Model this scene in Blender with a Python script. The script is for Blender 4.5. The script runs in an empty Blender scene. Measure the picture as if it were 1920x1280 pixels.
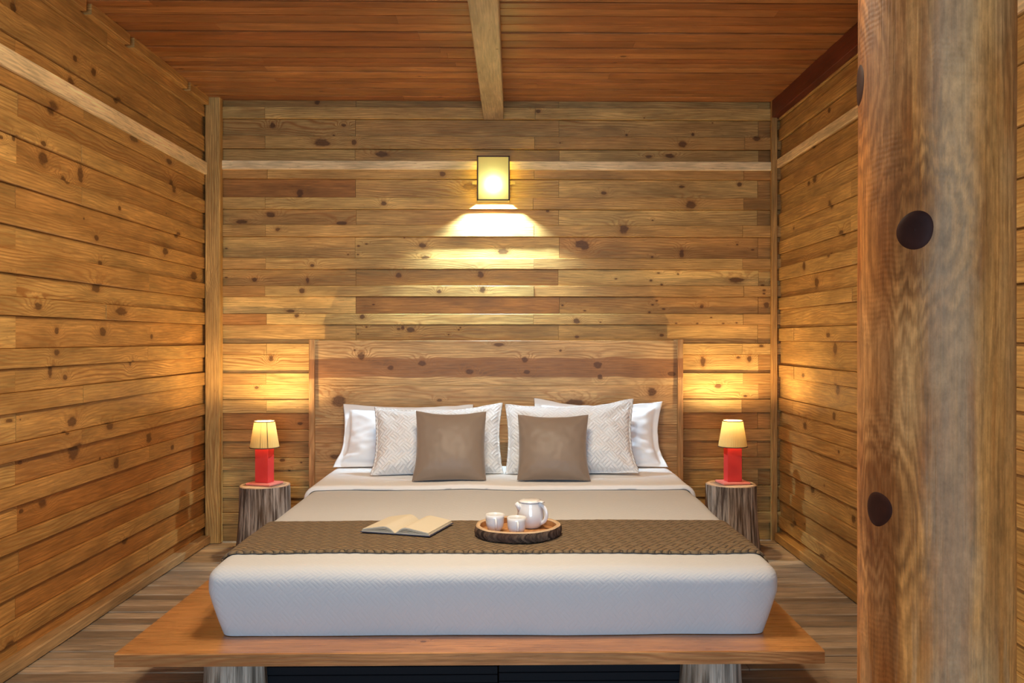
import bpy, bmesh, math, random
from mathutils import Vector, Matrix, noise

random.seed(7)
sc = bpy.context.scene
COL = sc.collection
PI = math.pi

# ------------------------------------------------------------------ helpers
class MB:
    """collects shapes into one mesh (with metric UVs and a per-board tone attribute)"""
    def __init__(s):
        s.v, s.f, s.m, s.uv, s.c, s.sm = [], [], [], [], [], []

    def add(s, verts, faces, uvs=None, col=(.5, .2, .5), mat=0, smooth=False):
        b = len(s.v)
        s.v += [tuple(p) for p in verts]
        for i, f in enumerate(faces):
            s.f.append([b + k for k in f])
            s.m.append(mat)
            s.sm.append(smooth)
            s.c.append(col)
            s.uv.append(uvs[i] if uvs else [(verts[k][0], verts[k][1] + verts[k][2]) for k in f])

    def build(s, name, mats, parent=None, recalc=True):
        me = bpy.data.meshes.new(name)
        me.from_pydata(s.v, [], s.f)
        for m in (mats if isinstance(mats, (list, tuple)) else [mats]):
            me.materials.append(m)
        me.polygons.foreach_set('material_index', s.m)
        me.polygons.foreach_set('use_smooth', s.sm)
        uvl = me.uv_layers.new(name='UVMap')
        ca = me.color_attributes.new('tone', 'FLOAT_COLOR', 'CORNER')
        fu, fc = [], []
        for uv, c in zip(s.uv, s.c):
            for p in uv:
                fu += [p[0], p[1]]
                fc += [c[0], c[1], c[2], 1.0]
        me.uv_layers['UVMap'].data.foreach_set('uv', fu)
        me.color_attributes['tone'].data.foreach_set('color', fc)
        if recalc:
            bm = bmesh.new()
            bm.from_mesh(me)
            bmesh.ops.recalc_face_normals(bm, faces=bm.faces)
            bm.to_mesh(me)
            bm.free()
        me.update()
        o = bpy.data.objects.new(name, me)
        COL.objects.link(o)
        if parent:
            o.parent = parent
        return o


def tag(o, label, cat, group=None, kind=None):
    o['label'] = label
    o['category'] = cat
    if group:
        o['group'] = group
    if kind:
        o['kind'] = kind
    return o


def structure(o):
    o['kind'] = 'structure'
    return o


def empty(name, loc, rz=0):
    o = bpy.data.objects.new(name, None)
    o.empty_display_size = .05
    COL.objects.link(o)
    o.location = loc
    o.rotation_euler = (0, 0, rz)
    return o


def copy_tree(o, parent=None):
    c = o.copy()
    COL.objects.link(c)
    c.parent = parent
    for ch in list(o.children):
        copy_tree(ch, c)
    return c


def plank(mb, o, a, b, n, u0, u1, v0, v1, d0, d1, col, ch=.002, mat=0, off=None):
    """a board: a = along, b = across, n = outward; chamfered outer edges"""
    o, a, b, n = Vector(o), Vector(a), Vector(b), Vector(n)
    ou, ov = off if off else (random.uniform(0, 60), random.uniform(0, 60))
    prof = [(v0, d0), (v0, d1 - ch), (v0 + ch, d1), (v1 - ch, d1), (v1, d1 - ch), (v1, d0)]
    per = [0]
    for i in range(1, 6):
        per.append(per[-1] + math.dist(prof[i], prof[i - 1]))
    sh = v0 - per[2] + ch
    verts = []
    for u in (u0, u1):
        for v, d in prof:
            verts.append(o + a * u + b * v + n * d)
    faces, uvs = [], []
    for i in range(5):
        faces.append([i, i + 1, 7 + i, 6 + i])
        uvs.append([(u0 + ou, per[i] + sh + ov), (u0 + ou, per[i + 1] + sh + ov),
                    (u1 + ou, per[i + 1] + sh + ov), (u1 + ou, per[i] + sh + ov)])
    faces.append([0, 6, 11, 5])
    uvs.append([(u0 + ou, ov), (u1 + ou, ov), (u1 + ou, v1 - v0 + ov), (u0 + ou, v1 - v0 + ov)])
    for base in (0, 6):
        faces.append([base + k for k in range(6)])
        uvs.append([(ou + p[1], ov + p[0]) for p in prof])
    mb.add(verts, faces, uvs, col, mat)


def box(mb, x0, x1, y0, y1, z0, z1, mat=0, col=(.5, .2, .5)):
    v = [(x, y, z) for x in (x0, x1) for y in (y0, y1) for z in (z0, z1)]
    f = [(0, 1, 3, 2), (4, 6, 7, 5), (0, 4, 5, 1), (2, 3, 7, 6), (0, 2, 6, 4), (1, 5, 7, 3)]
    mb.add(v, f, None, col, mat)


def bevel_box(name, mat, parent, sx, sy, sz, loc=(0, 0, 0), rz=0, bev=.004, seg=3):
    bm = bmesh.new()
    bmesh.ops.create_cube(bm, size=1)
    for v in bm.verts:
        v.co = Vector((v.co.x * sx, v.co.y * sy, v.co.z * sz))
    bmesh.ops.bevel(bm, geom=bm.edges[:], offset=bev, segments=seg, affect='EDGES', profile=.5)
    M = Matrix.Translation(loc) @ Matrix.Rotation(rz, 4, 'Z')
    bm.transform(M)
    me = bpy.data.meshes.new(name)
    bm.to_mesh(me)
    bm.free()
    me.materials.append(mat)
    uvl = me.uv_layers.new(name='UVMap')
    for l in me.loops:
        c = me.vertices[l.vertex_index].co
        uvl.data[l.index].uv = (c.x + c.y, c.z)
    o = bpy.data.objects.new(name, me)
    COL.objects.link(o)
    o.parent = parent
    return o


def lathe(mb, prof, seg=64, rf=None, mat=0, smooth=True, close_top=False, close_bottom=False, c=(0, 0, 0), col=(.5, .2, .5)):
    """prof: list of (r, z); rf(theta, i) -> radius factor"""
    verts, faces, uvs = [], [], []
    n = len(prof)
    for i, (r, z) in enumerate(prof):
        for k in range(seg):
            t = 2 * PI * k / seg
            rr = r * (rf(t, i, z) if rf else 1)
            verts.append((c[0] + rr * math.cos(t), c[1] + rr * math.sin(t), c[2] + z))
    for i in range(n - 1):
        for k in range(seg):
            k2 = (k + 1) % seg
            faces.append([i * seg + k, i * seg + k2, (i + 1) * seg + k2, (i + 1) * seg + k])
            R = max(prof[i][0], .01)
            u0, u1 = 2 * PI * k / seg * R, 2 * PI * (k + 1) / seg * R
            uvs.append([(prof[i][1], u0), (prof[i][1], u1), (prof[i + 1][1], u1), (prof[i + 1][1], u0)])
    if close_bottom:
        faces.append([k for k in range(seg)])
        uvs.append([(verts[k][0], verts[k][1]) for k in range(seg)])
    if close_top:
        b = (n - 1) * seg
        faces.append([b + k for k in range(seg)])
        uvs.append([(verts[b + k][0], verts[b + k][1]) for k in range(seg)])
    mb.add(verts, faces, uvs, col, mat, smooth)


def tube(mb, pts, radii, seg=12, mat=0, flat=1.0):
    pts = [Vector(p) for p in pts]
    n = len(pts)
    if not isinstance(radii, (list, tuple)):
        radii = [radii] * n
    verts, faces = [], []
    up = None
    for i, p in enumerate(pts):
        t = (pts[min(i + 1, n - 1)] - pts[max(i - 1, 0)]).normalized()
        if up is None:
            up = Vector((0, 0, 1)) if abs(t.z) < .9 else Vector((0, 1, 0))
        s = t.cross(up).normalized()
        up = s.cross(t).normalized()
        for k in range(seg):
            a = 2 * PI * k / seg
            verts.append(p + s * (radii[i] * math.cos(a)) + up * (radii[i] * flat * math.sin(a)))
    for i in range(n - 1):
        for k in range(seg):
            k2 = (k + 1) % seg
            faces.append([i * seg + k, i * seg + k2, (i + 1) * seg + k2, (i + 1) * seg + k])
    faces.append(list(range(seg)))
    faces.append([(n - 1) * seg + k for k in range(seg)])
    mb.add(verts, faces, None, (.5, .2, .5), mat, True)


# ------------------------------------------------------------------ material helpers
class NT:
    def __init__(s, name):
        s.mat = bpy.data.materials.new(name)
        s.mat.use_nodes = True
        s.t = s.mat.node_tree
        s.t.nodes.clear()

    def n(s, kind, **kw):
        nd = s.t.nodes.new(kind)
        for k, v in kw.items():
            setattr(nd, k, v)
        return nd

    def put(s, sock, val):
        if isinstance(val, bpy.types.NodeSocket):
            s.t.links.new(val, sock)
        elif val is not None:
            if isinstance(val, (tuple, list)) and len(val) == 3 and sock.type == 'RGBA':
                val = (*val, 1)
            sock.default_value = val

    def m(s, op, a, b=None, c=None, clamp=False):
        nd = s.n('ShaderNodeMath', operation=op, use_clamp=clamp)
        s.put(nd.inputs[0], a)
        s.put(nd.inputs[1], b)
        s.put(nd.inputs[2], c)
        return nd.outputs[0]

    def vm(s, op, a, b=None, c=None, out=0):
        nd = s.n('ShaderNodeVectorMath', operation=op)
        s.put(nd.inputs[0], a)
        s.put(nd.inputs[1], b)
        s.put(nd.inputs[2], c)
        return nd.outputs['Value'] if out == 'v' else nd.outputs[0]

    def xyz(s, x=0.0, y=0.0, z=0.0):
        nd = s.n('ShaderNodeCombineXYZ')
        for i, v in enumerate((x, y, z)):
            s.put(nd.inputs[i], v)
        return nd.outputs[0]

    def sep(s, v):
        nd = s.n('ShaderNodeSeparateXYZ')
        s.put(nd.inputs[0], v)
        return nd.outputs

    def noise(s, vec, scale=1.0, detail=2.0, rough=.5, dist=0.0, color=False):
        nd = s.n('ShaderNodeTexNoise', noise_dimensions='3D')
        s.put(nd.inputs['Vector'], vec)
        nd.inputs['Scale'].default_value = scale
        nd.inputs['Detail'].default_value = detail
        nd.inputs['Roughness'].default_value = rough
        nd.inputs['Distortion'].default_value = dist
        return nd.outputs['Color' if color else 'Fac']

    def mix(s, fac, a, b, mode='MIX'):
        nd = s.n('ShaderNodeMix', data_type='RGBA', blend_type=mode)
        s.put(nd.inputs[0], fac)
        s.put(nd.inputs[6], a)
        s.put(nd.inputs[7], b)
        return nd.outputs[2]

    def smooth(s, x, a, b, lo=0.0, hi=1.0):
        nd = s.n('ShaderNodeMapRange', interpolation_type='SMOOTHSTEP')
        s.put(nd.inputs[0], x)
        nd.inputs[1].default_value = a
        nd.inputs[2].default_value = b
        nd.inputs[3].default_value = lo
        nd.inputs[4].default_value = hi
        return nd.outputs[0]

    def uv(s):
        return s.n('ShaderNodeUVMap', uv_map='UVMap').outputs[0]

    def obj(s):
        return s.n('ShaderNodeTexCoord').outputs['Object']

    def bsdf(s, color, rough=.5, bump=None, bump_dist=.002, bump_str=1.0, spec=.5, coat=0.0, coat_rough=.2, sheen=0.0, **kw):
        p = s.n('ShaderNodeBsdfPrincipled')
        s.put(p.inputs['Base Color'], color)
        s.put(p.inputs['Roughness'], rough)
        s.put(p.inputs['Specular IOR Level'], spec)
        s.put(p.inputs['Coat Weight'], coat)
        s.put(p.inputs['Coat Roughness'], coat_rough)
        s.put(p.inputs['Sheen Weight'], sheen)
        for k, v in kw.items():
            s.put(p.inputs[k.replace('_', ' ')], v)
        if bump is not None:
            bn = s.n('ShaderNodeBump')
            bn.inputs['Strength'].default_value = bump_str
            bn.inputs['Distance'].default_value = bump_dist
            s.put(bn.inputs['Height'], bump)
            s.t.links.new(bn.outputs[0], p.inputs['Normal'])
        return p

    def out(s, shader):
        o = s.n('ShaderNodeOutputMaterial')
        s.t.links.new(shader.outputs[0] if hasattr(shader, 'outputs') else shader, o.inputs[0])
        return s.mat


def wood(name, light, dark, red, ring=24.0, warp=12.0, contrast=.8, rough=.45, knots=(), axes=(0, 2), auto_knots=.35,
         knot_col=(.065, .021, .008), heart=None, bump=.0012, coat=.0, spec=.22, stain=0.0, gap=0):
    """Board wood. UV: u along the grain, v across (metres). Attribute 'tone': r = light/dark, g = red, b = figure."""
    T = NT(name)
    U, V, _ = T.sep(T.uv())
    at = T.n('ShaderNodeVertexColor', layer_name='tone')
    tone, redness, fig = T.sep(at.outputs[0])
    n1 = T.noise(T.xyz(T.m('MULTIPLY', U, .9), T.m('MULTIPLY', V, 5.5)), 1, 2.5, .55)
    n2 = T.noise(T.xyz(T.m('MULTIPLY', U, 3.5), T.m('MULTIPLY', V, 30.0), 4.0), 1, 2, .5)
    # knots that come with the board
    vec2 = T.xyz(T.m('MULTIPLY', U, 1.5), T.m('MULTIPLY', V, 7.0))
    vo = T.n('ShaderNodeTexVoronoi', voronoi_dimensions='2D', feature='F1')
    T.put(vo.inputs['Vector'], vec2)
    vo.inputs['Scale'].default_value = 1
    dlt = T.vm('MULTIPLY', T.vm('SUBTRACT', vec2, vo.outputs['Position']), (1 / 1.5 / 1.35, 1 / 7.0, 0))
    cr, cg, cb = T.sep(vo.outputs['Color'])
    rad = T.m('MULTIPLY_ADD', T.m('POWER', cr, 3.0), .013, .0035)
    d = T.m('DIVIDE', T.vm('LENGTH', dlt, out='v'), rad)
    d = T.m('ADD', d, T.m('MULTIPLY', T.m('GREATER_THAN', cg, auto_knots), 50.0))
    if knots:
        pos = T.sep(T.n('ShaderNodeNewGeometry').outputs['Position'])
        p2 = T.xyz(pos[axes[0]], pos[axes[1]])
        for (ku, kv, ru, rv) in knots:
            k = T.vm('LENGTH', T.vm('MULTIPLY_ADD', p2, (1 / ru, 1 / rv, 0), (-ku / ru, -kv / rv, 0)), out='v')
            d = T.m('MINIMUM', d, k)
    d = T.m('ADD', T.m('MULTIPLY', d, 1.12), T.m('ADD', T.m('MULTIPLY_ADD', n2, 1.3, -.65), T.m('MULTIPLY_ADD', T.noise(T.xyz(T.m('MULTIPLY', U, 40.0), T.m('MULTIPLY', V, 70.0), 3.0), 1, 2), .9, -.45)))
    bulge = T.m('EXPONENT', T.m('MULTIPLY', T.m('POWER', T.m('MULTIPLY', d, .42), 2.0), -1.0))
    f = T.m('ADD', T.m('MULTIPLY', V, ring), T.m('MULTIPLY', n1, warp))
    f = T.m('ADD', f, T.m('MULTIPLY', bulge, 4.0))
    f = T.m('ADD', f, T.m('MULTIPLY', n2, .5))
    rg = T.m('POWER', T.m('MULTIPLY_ADD', T.m('SINE', T.m('MULTIPLY', f, 2 * PI)), .5, .5), 2.2)
    rm = T.smooth(T.noise(T.xyz(T.m('MULTIPLY', U, .7), T.m('MULTIPLY', V, 9.0), 9.0), 1, 1), .35, .62)
    rm = T.m('MULTIPLY', T.m('MULTIPLY_ADD', rm, .6, .4), T.m('MULTIPLY_ADD', fig, .7, .3))
    rg = T.m('MULTIPLY', rg, rm)
    fib = T.noise(T.xyz(T.m('MULTIPLY', U, 7.0), T.m('MULTIPLY', V, 130.0), 2.0), 1, 2, .6)
    blo = T.noise(T.xyz(T.m('MULTIPLY', U, 2.6), T.m('MULTIPLY', V, 11.0), 17.0), 1, 3, .6)
    base = T.mix(tone, dark, light)
    base = T.mix(redness, base, red)
    hue = T.smooth(T.noise(T.xyz(T.m('MULTIPLY', U, 1.1), T.m('MULTIPLY', V, 6.0), 23.0), 1, 2), .38, .68)
    base = T.mix(T.m('MULTIPLY', hue, .2), base, red)
    if heart:
        zc, hw = heart
        z = T.sep(T.n('ShaderNodeNewGeometry').outputs['Position'])
        wob = T.m('MULTIPLY_ADD', T.noise(T.xyz(T.m('MULTIPLY', z[0], 3.0), 0, 3.0), 1, 1.5), .05, -.025)
        hz = T.m('ABSOLUTE', T.m('ADD', T.m('SUBTRACT', z[2], zc), wob))
        hm = T.smooth(hz, hw + .006, hw - .004)
        base = T.mix(T.m('MULTIPLY', hm, .85), base, (.25, .10, .038))
    val = T.m('MULTIPLY_ADD', T.m('SUBTRACT', fib, .5), 1.35, 1.0)
    val = T.m('MULTIPLY', val, T.m('MULTIPLY_ADD', T.m('SUBTRACT', blo, .5), 1.6, 1.03))
    base = T.mix(1.0, base, T.xyz(val, val, val), 'MULTIPLY')
    base = T.mix(T.m('MULTIPLY', rg, contrast), base, T.mix(.5, dark, red))
    por = T.smooth(T.noise(T.xyz(T.m('MULTIPLY', U, 22.0), T.m('MULTIPLY', V, 170.0), 13.0), 1, 2, .6), .62, .74)
    base = T.mix(T.m('MULTIPLY', por, .55), base, dark)
    if stain:
        st = T.smooth(T.noise(T.xyz(T.m('MULTIPLY', U, 1.7), T.m('MULTIPLY', V, 14.0), 31.0), 1, 4, .65), .6, .75)
        base = T.mix(T.m('MULTIPLY', st, stain), base, (.05, .028, .014))
    halo = T.smooth(d, 2.3, 1.0)
    base = T.mix(T.m('MULTIPLY', halo, .35), base, T.mix(.4, dark, red))
    core = T.smooth(d, 1.25, .7)
    kc = T.mix(T.m('MULTIPLY_ADD', T.m('SINE', T.m('MULTIPLY', d, 16.0)), .25, .25), knot_col, T.mix(.5, dark, knot_col))
    base = T.mix(T.m('MULTIPLY', core, .78), base, kc)
    ro = T.m('MULTIPLY_ADD', fib, .25, rough - .12)
    hgt = T.m('ADD', T.m('MULTIPLY', fib, .5), T.m('MULTIPLY', rg, -.5))
    hgt = T.m('ADD', hgt, T.m('MULTIPLY', blo, .8))
    return T.out(T.bsdf(base, ro, hgt, bump, .7, spec, coat, .25))


# ------------------------------------------------------------------ geometry of the place (metres)
EYE = 1.20
F_PX = 1650.0
BACK = 5.26          # plane of the wide boards of the back wall
LX, RX = -1.825, 1.60
CEIL = 2.62
FRONT = -2.6         # wall behind the photographer, with the open doorway
SPROUD = .014
PROUD = .020         # how far the narrow boards stand out

def zb(y):           # photo row -> height on the back wall
    return EYE - (y - 635) * 5.245 / F_PX

def xb(x):
    return (x - 962) * 5.245 / F_PX

LIGHT, DARK, RED = (.78, .51, .165), (.19, .084, .022), (.44, .155, .034)

# ---------------- knots seen on the back wall: photo x, y, half sizes
BK = [(792, 460, 8, 5.5), (797, 483, 9, 4), (943, 471, 9, 5.5), (747, 516, 6, 6), (901, 514, 7, 6.5), (824, 547, 5, 4),
      (905, 543, 6, 5.5), (755, 615, 4, 4), (770, 618, 9, 5), (880, 349, 13, 7.5), (716, 289, 13, 6), (830, 327, 6, 5), (720, 382, 6, 5),
      (665, 268, 5, 6), (605, 268, 16, 8), (595, 192, 5, 4), (512, 235, 6, 5), (644, 235, 5, 3), (563, 362, 7, 8), (508, 403, 10, 5),
      (455, 416, 12, 4), (640, 418, 12, 4), (523, 431, 5, 3.5), (1009, 209, 6, 4), (1176, 251, 3, 3), (1301, 250, 3, 3),
      (1280, 270, 7, 5.5), (1258, 290, 11, 4), (1218, 292, 7, 3), (1133, 361, 6, 4), (1280, 349, 7, 3), (1389, 344, 5, 4), (1296, 384, 10, 9),
      (1170, 430, 9, 9), (1090, 458, 12, 9), (1280, 474, 5, 8), (1420, 258, 8, 5), (1096, 462, 10, 8),
      (1383, 524, 14, 6), (1440, 571, 6, 6), (1081, 602, 6, 5), (1318, 574, 5, 4), (1242, 628, 4, 3), (1082, 631, 4, 3),
      (587, 498, 5, 4), (478, 524, 6, 5), (568, 545, 5, 5), (577, 525, 4, 6), (545, 583, 8, 3), (558, 592, 5, 4),
      (509, 671, 5, 6), (482, 726, 4, 3), (563, 794, 6, 3), (531, 861, 5, 3), (543, 881, 3, 2), (1349, 724, 6, 4), (1408, 672, 5, 7), (1320, 678, 5, 10),
      (1387, 670, 5, 3), (1429, 648, 5, 3), (1400, 743, 4, 2),
      # nail holes
      (1050, 268, 1.6, 1.5), (1112, 308, 2.2, 1.6), (1158, 311, 3, 1.6), (1225, 412, 2, 1.5), (1224, 481, 3, 2), (1222, 525, 3, 2), (1242, 533, 3, 1.8), (1236, 511, 3.5, 1.4),
      (1273, 513, 2.2, 1.7), (1156, 522, 3, 1.5), (1225, 571, 3, 1.7), (1246, 579, 3, 1.7), (1219, 585, 3, 2), (1233, 563, 2.5, 1.5), (1268, 606, 2.4, 1.5),
      (1308, 606, 2.6, 1.5), (1357, 606, 3, 1.5), (1382, 605, 2.4, 1.5), (1334, 595, 2.6, 1.4), (1434, 544, 3, 2), (1434, 550, 3, 2), (1451, 527, 4, 2), (1433, 534, 4, 1.8),
      (1097, 582, 3, 1.5), (1055, 572, 3, 2.2), (1126, 604, 2, 1.3), (1385, 457, 2.5, 1.8), (1414, 467, 3, 1.6), (687, 457, 3, 1.5), (672, 461, 2.6, 1.6), (671, 477, 2.6, 1.6),
      (863, 614, 2, 1.5), (860, 618, 2, 1.5), (841, 627, 2, 1.2), (700, 571, 3, 1.6), (687, 613, 2, 1.5), (671, 626, 2, 1.5), (425, 466, 3, 1.3), (425, 520, 3, 1.3),
      (1078, 312, 2.5, 1.5), (1040, 313, 2.5, 1.5), (970, 309, 2.5, 1.4), (979, 315, 2.5, 1.4)]
def bk_between(xa, xe):
    return [(xb(x), zb(y), a * 5.245 / F_PX, b * 5.245 / F_PX) for x, y, a, b in BK if xa <= x < xe]
M_BACKS = [wood('pine_boards_back', LIGHT, DARK, RED, ring=70, contrast=.85, auto_knots=.16, stain=.35, knots=bk_between(a, b))
           for a, b in ((0, 668), (660, 1056), (1040, 1230), (1215, 2000))]
M_BACK = M_BACKS[0]


def lk(x, y):        # photo point on the left wall -> (depth, height)
    dep = 1.80 * F_PX / (962 - x)
    return dep, EYE - (y - 635) * dep / F_PX

LKP = [(112, 207, 9, 14), (125, 620, 5, 6), (209, 622, 6, 9), (318, 473, 5, 9), (85, 575, 9, 8), (236, 583, 10, 9), (152, 790, 8, 9), (228, 866, 6, 11), (155, 846, 11, 18),
       (137, 340, 6, 8), (168, 330, 5, 16), (152, 114, 4, 7), (186, 138, 5, 9), (150, 155, 6, 8), (232, 191, 5, 6), (333, 351, 4, 14), (342, 441, 4, 6), (258, 680, 3, 6), (118, 660, 5, 7),
       (293, 820, 5, 10), (331, 837, 3, 5), (375, 518, 7, 8), (58, 865, 5, 4), (38, 787, 8, 4), (112, 694, 4, 12), (248, 1011, 6, 7), (98, 941, 9, 8), (32, 1203, 9, 7),
       (45, 20, 6, 12), (45, 262, 4, 6), (100, 300, 9, 14), (196, 540, 8, 9), (137, 810, 4, 4), (215, 797, 6, 7), (325, 305, 5, 6), (260, 262, 9, 6), (22, 260, 5, 4), (60, 955, 5, 5)]
LKN = []
for x, y, a, b in LKP:
    dep, z = lk(x, y)
    LKN.append((dep, z, a * dep / F_PX * dep / 1.8, b * dep / F_PX))
M_LEFT = wood('pine_boards_left', (.70, .425, .13), (.21, .09, .022), (.42, .145, .028), ring=66, contrast=.85, auto_knots=.14, knots=LKN, axes=(1, 2), stain=.2)

RKP = [(1521, 335, 4, 7), (1510, 342, 3, 5), (1575, 436, 4, 7), (1552, 477, 3, 5), (1506, 498, 3, 9), (1525, 530, 4, 12), (1551, 628, 4, 5), (1559, 655, 4, 14), (1565, 730, 4, 16),
       (1504, 704, 3, 5), (1563, 780, 3, 7), (1503, 799, 4, 8), (1521, 274, 3, 4), (1554, 381, 3, 8), (1518, 919, 4, 9), (1484, 983, 4, 7), (1541, 1046, 5, 7), (1594, 975, 5, 8), (1548, 205, 2.5, 5)]
RKN = []
for x, y, a, b in RKP:
    dep = 1.575 * F_PX / (x - 962)
    RKN.append((dep, EYE - (y - 635) * dep / F_PX, a * dep / F_PX * dep / 1.6, b * dep / F_PX))
M_RIGHT = wood('pine_boards_right', (.68, .43, .14), (.21, .095, .025), (.40, .145, .03), ring=66, contrast=.8, auto_knots=.2, knots=RKN, axes=(1, 2), stain=.2)
M_TRIM = wood('pale_pine_trim', (.88, .66, .35), (.30, .16, .06), (.46, .21, .07), ring=75, contrast=.25, auto_knots=.08)
M_CEIL = wood('varnished_ceiling_boards', (.55, .265, .085), (.20, .072, .02), (.34, .09, .018), ring=70, contrast=.8, rough=.36, auto_knots=.3, stain=.3, coat=.25)
M_BEAM = wood('beam_pine', (.60, .47, .28), (.26, .17, .085), (.42, .24, .11), ring=75, contrast=.35, auto_knots=.25, rough=.4, coat=.15)
M_REDBEAM = wood('dark_red_beam', (.17, .045, .022), (.09, .022, .012), (.11, .02, .01), ring=75, contrast=.3, auto_knots=.05)
M_FLOOR = wood('worn_floor_boards', (.53, .40, .265), (.15, .105, .068), (.36, .22, .12), ring=80, contrast=.35, rough=.6, auto_knots=.05, stain=.75, bump=.002, spec=.25)
M_PLAT = wood('varnished_platform_boards', (.62, .33, .12), (.22, .085, .026), (.42, .14, .04), ring=75, contrast=.85, rough=.3, auto_knots=.06, coat=.6, stain=.12)
HBK = [(636, 751, 13, 12), (678, 668, 7, 9), (733, 689, 6, 4.5), (792, 681, 8, 6), (880, 697, 8, 5.5), (984, 674, 6.5, 6), (988, 697, 7, 5), (1121, 684, 7.5, 6), (1125, 706, 5, 5), (1260, 701, 7, 5),
       (824, 750, 5, 3), (1077, 755, 18, 10), (1223, 735, 9, 9), (666, 656, 2, 2), (1051, 657, 2.4, 2.2), (630, 855, 12, 5), (935, 646, 9, 3.5)]
HB_Y = 5.09
M_HEAD = wood('headboard_pine', (.74, .475, .20), (.26, .125, .045), (.42, .16, .045), ring=50, warp=13, contrast=.8, auto_knots=.05,
              knots=[((x - 962) * HB_Y / F_PX, EYE - (y - 635) * HB_Y / F_PX, a * HB_Y / F_PX, b * HB_Y / F_PX) for x, y, a, b in HBK],
              heart=(EYE - (689 - 635) * HB_Y / F_PX, .055))

# ------------------------------------------------------------------ back wall
XS, XE = LX - .02, RX + .02
def seg_x(x):
    return xb(x)

# row: (photo y top, photo y bottom, proud?, [(photo x end, tone, red, figure), ...])
E = 1480
rows = [
    (170, 202, 0, [(668, .34, .25, .4), (1048, .42, .15, .4), (1426, .55, .05, .5), (E, .6, .0, .3)]),
    (202, 224, 1, [(500, .5, .0, .3), (1004, .55, .0, .4), (E, .6, .0, .3)]),
    (224, 256, 0, [(667, .48, .1, 1.), (1048, .47, .1, .5), (1426, .62, .05, 1.), (E, .3, .2, .5)]),
    (256, 280, 1, [(500, .38, .1, .3), (1002, .46, .05, .4), (1398, .42, .1, .5), (E, .36, .2, .4)]),
    (280, 302.5, 0, [(667, .52, .0, .4), (1048, .46, .05, .5), (1425, .62, .0, .5), (E, .18, .15, .5)]),
    (302.5, 336, 1, [(503, .40, .35, .3), (1002, .55, .1, .4), (1396, .48, .15, .5), (E, .42, .4, .4)]),
    (336, 370.5, 0, [(667, .14, .5, .5), (1048, .58, .1, .7), (1424, .66, .02, .5), (E, .42, .3, .5)]),
    (370.5, 392.5, 1, [(500, .55, .05, .4), (1000, .6, .0, .4), (1395, .5, .1, .4), (E, .2, .0, .6)]),
    (392.5, 422, 0, [(667, .42, .1, .8), (1048, .52, .12, .4), (1424, .7, .0, .4), (E, .33, .15, .5)]),
    (422, 444, 1, [(501, .48, .15, .8), (1000, .62, .05, .3), (1394, .5, .15, .4), (E, .5, .15, .4)]),
    (444, 484, 0, [(667, .56, .05, .4), (1048, .62, .0, .4), (1424, .44, .3, .6), (E, .42, .35, .4)]),
    (484, 504.7, 1, [(500, .5, .1, .4), (1000, .62, .0, .4), (1394, .54, .1, .4), (E, .5, .25, .4)]),
    (504.7, 535.5, 0, [(668, .44, .1, .5), (1048, .32, .0, .6), (1424, .78, .0, .5), (E, .6, .0, .6)]),
    (535.5, 556, 1, [(500, .44, .25, .3), (1000, .6, .0, .4), (1395, .48, .25, .4), (E, .52, .2, .4)]),
    (556, 588, 0, [(668, .92, .0, .3), (1048, .30, .35, .5), (1424, .42, .2, .4), (E, .38, .25, .7)]),
    (588, 608.5, 1, [(501, .4, .5, .3), (1000, .74, .0, .4), (1394, .55, .15, .4), (E, .5, .3, .3)]),
    (608.5, 643.5, 0, [(668, .6, .1, .3), (1048, .47, .02, .8), (1424, .58, .1, .4), (E, .55, .2, .4)]),
    (643.5, 664.5, 1, [(502, .62, .12, .4), (1000, .62, .1, .4), (1393, .68, .05, .4), (E, .6, .12, .5)]),
    (664.5, 699, 0, [(668, .75, .05, .9), (1048, .6, .1, .4), (1424, .72, .05, .5), (E, .45, .25, .7)]),
    (699, 720, 1, [(501, .5, .15, .4), (1000, .7, .0, .4), (1393, .72, .0, .4), (E, .6, .1, .8)]),
    (720, 749, 0, [(668, .72, .0, .5), (1048, .6, .1, .4), (1424, .75, .0, .7), (E, .5, .25, .5)]),
    (749, 773.5, 1, [(501, .78, .0, .4), (1000, .7, .0, .4), (1393, .75, .0, .3), (E, .4, .2, .5)]),
    (773.5, 805, 0, [(668, .4, .7, .5), (1048, .5, .4, .4), (1424, .42, .55, .5), (E, .38, .45, .4)]),
    (805, 826.5, 1, [(501, .42, .5, .3), (1000, .45, .55, .4), (1393, .45, .3, .7), (E, .38, .35, .5)]),
    (826.5, 858, 0, [(668, .48, .35, .4), (1048, .5, .3, .4), (1424, .36, .35, .5), (E, .32, .25, .6)]),
    (858, 880, 1, [(501, .5, .1, .4), (1000, .55, .1, .4), (1393, .48, .15, .6), (E, .46, .2, .4)]),
    (880, 911, 0, [(668, .7, .0, .3), (1048, .6, .1, .4), (1424, .74, .0, .4), (E, .34, .0, .7)]),
    (911, 932, 1, [(501, .58, .05, .5), (1000, .5, .1, .4), (1393, .56, .05, .4), (E, .44, .1, .4)]),
    (932, 960, 0, [(668, .42, .1, .7), (1048, .5, .1, .4), (1424, .55, .1, .4), (E, .5, .05, .4)]),
    (960, 981, 1, [(501, .46, .05, .5), (1000, .5, .1, .4), (1393, .5, .05, .5), (E, .55, .0, .4)]),
    (981, 1020, 0, [(668, .36, .15, .4), (1048, .5, .1, .4), (1424, .5, .0, .4), (E, .5, .0, .4)]),
]
mb = MB()
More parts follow.
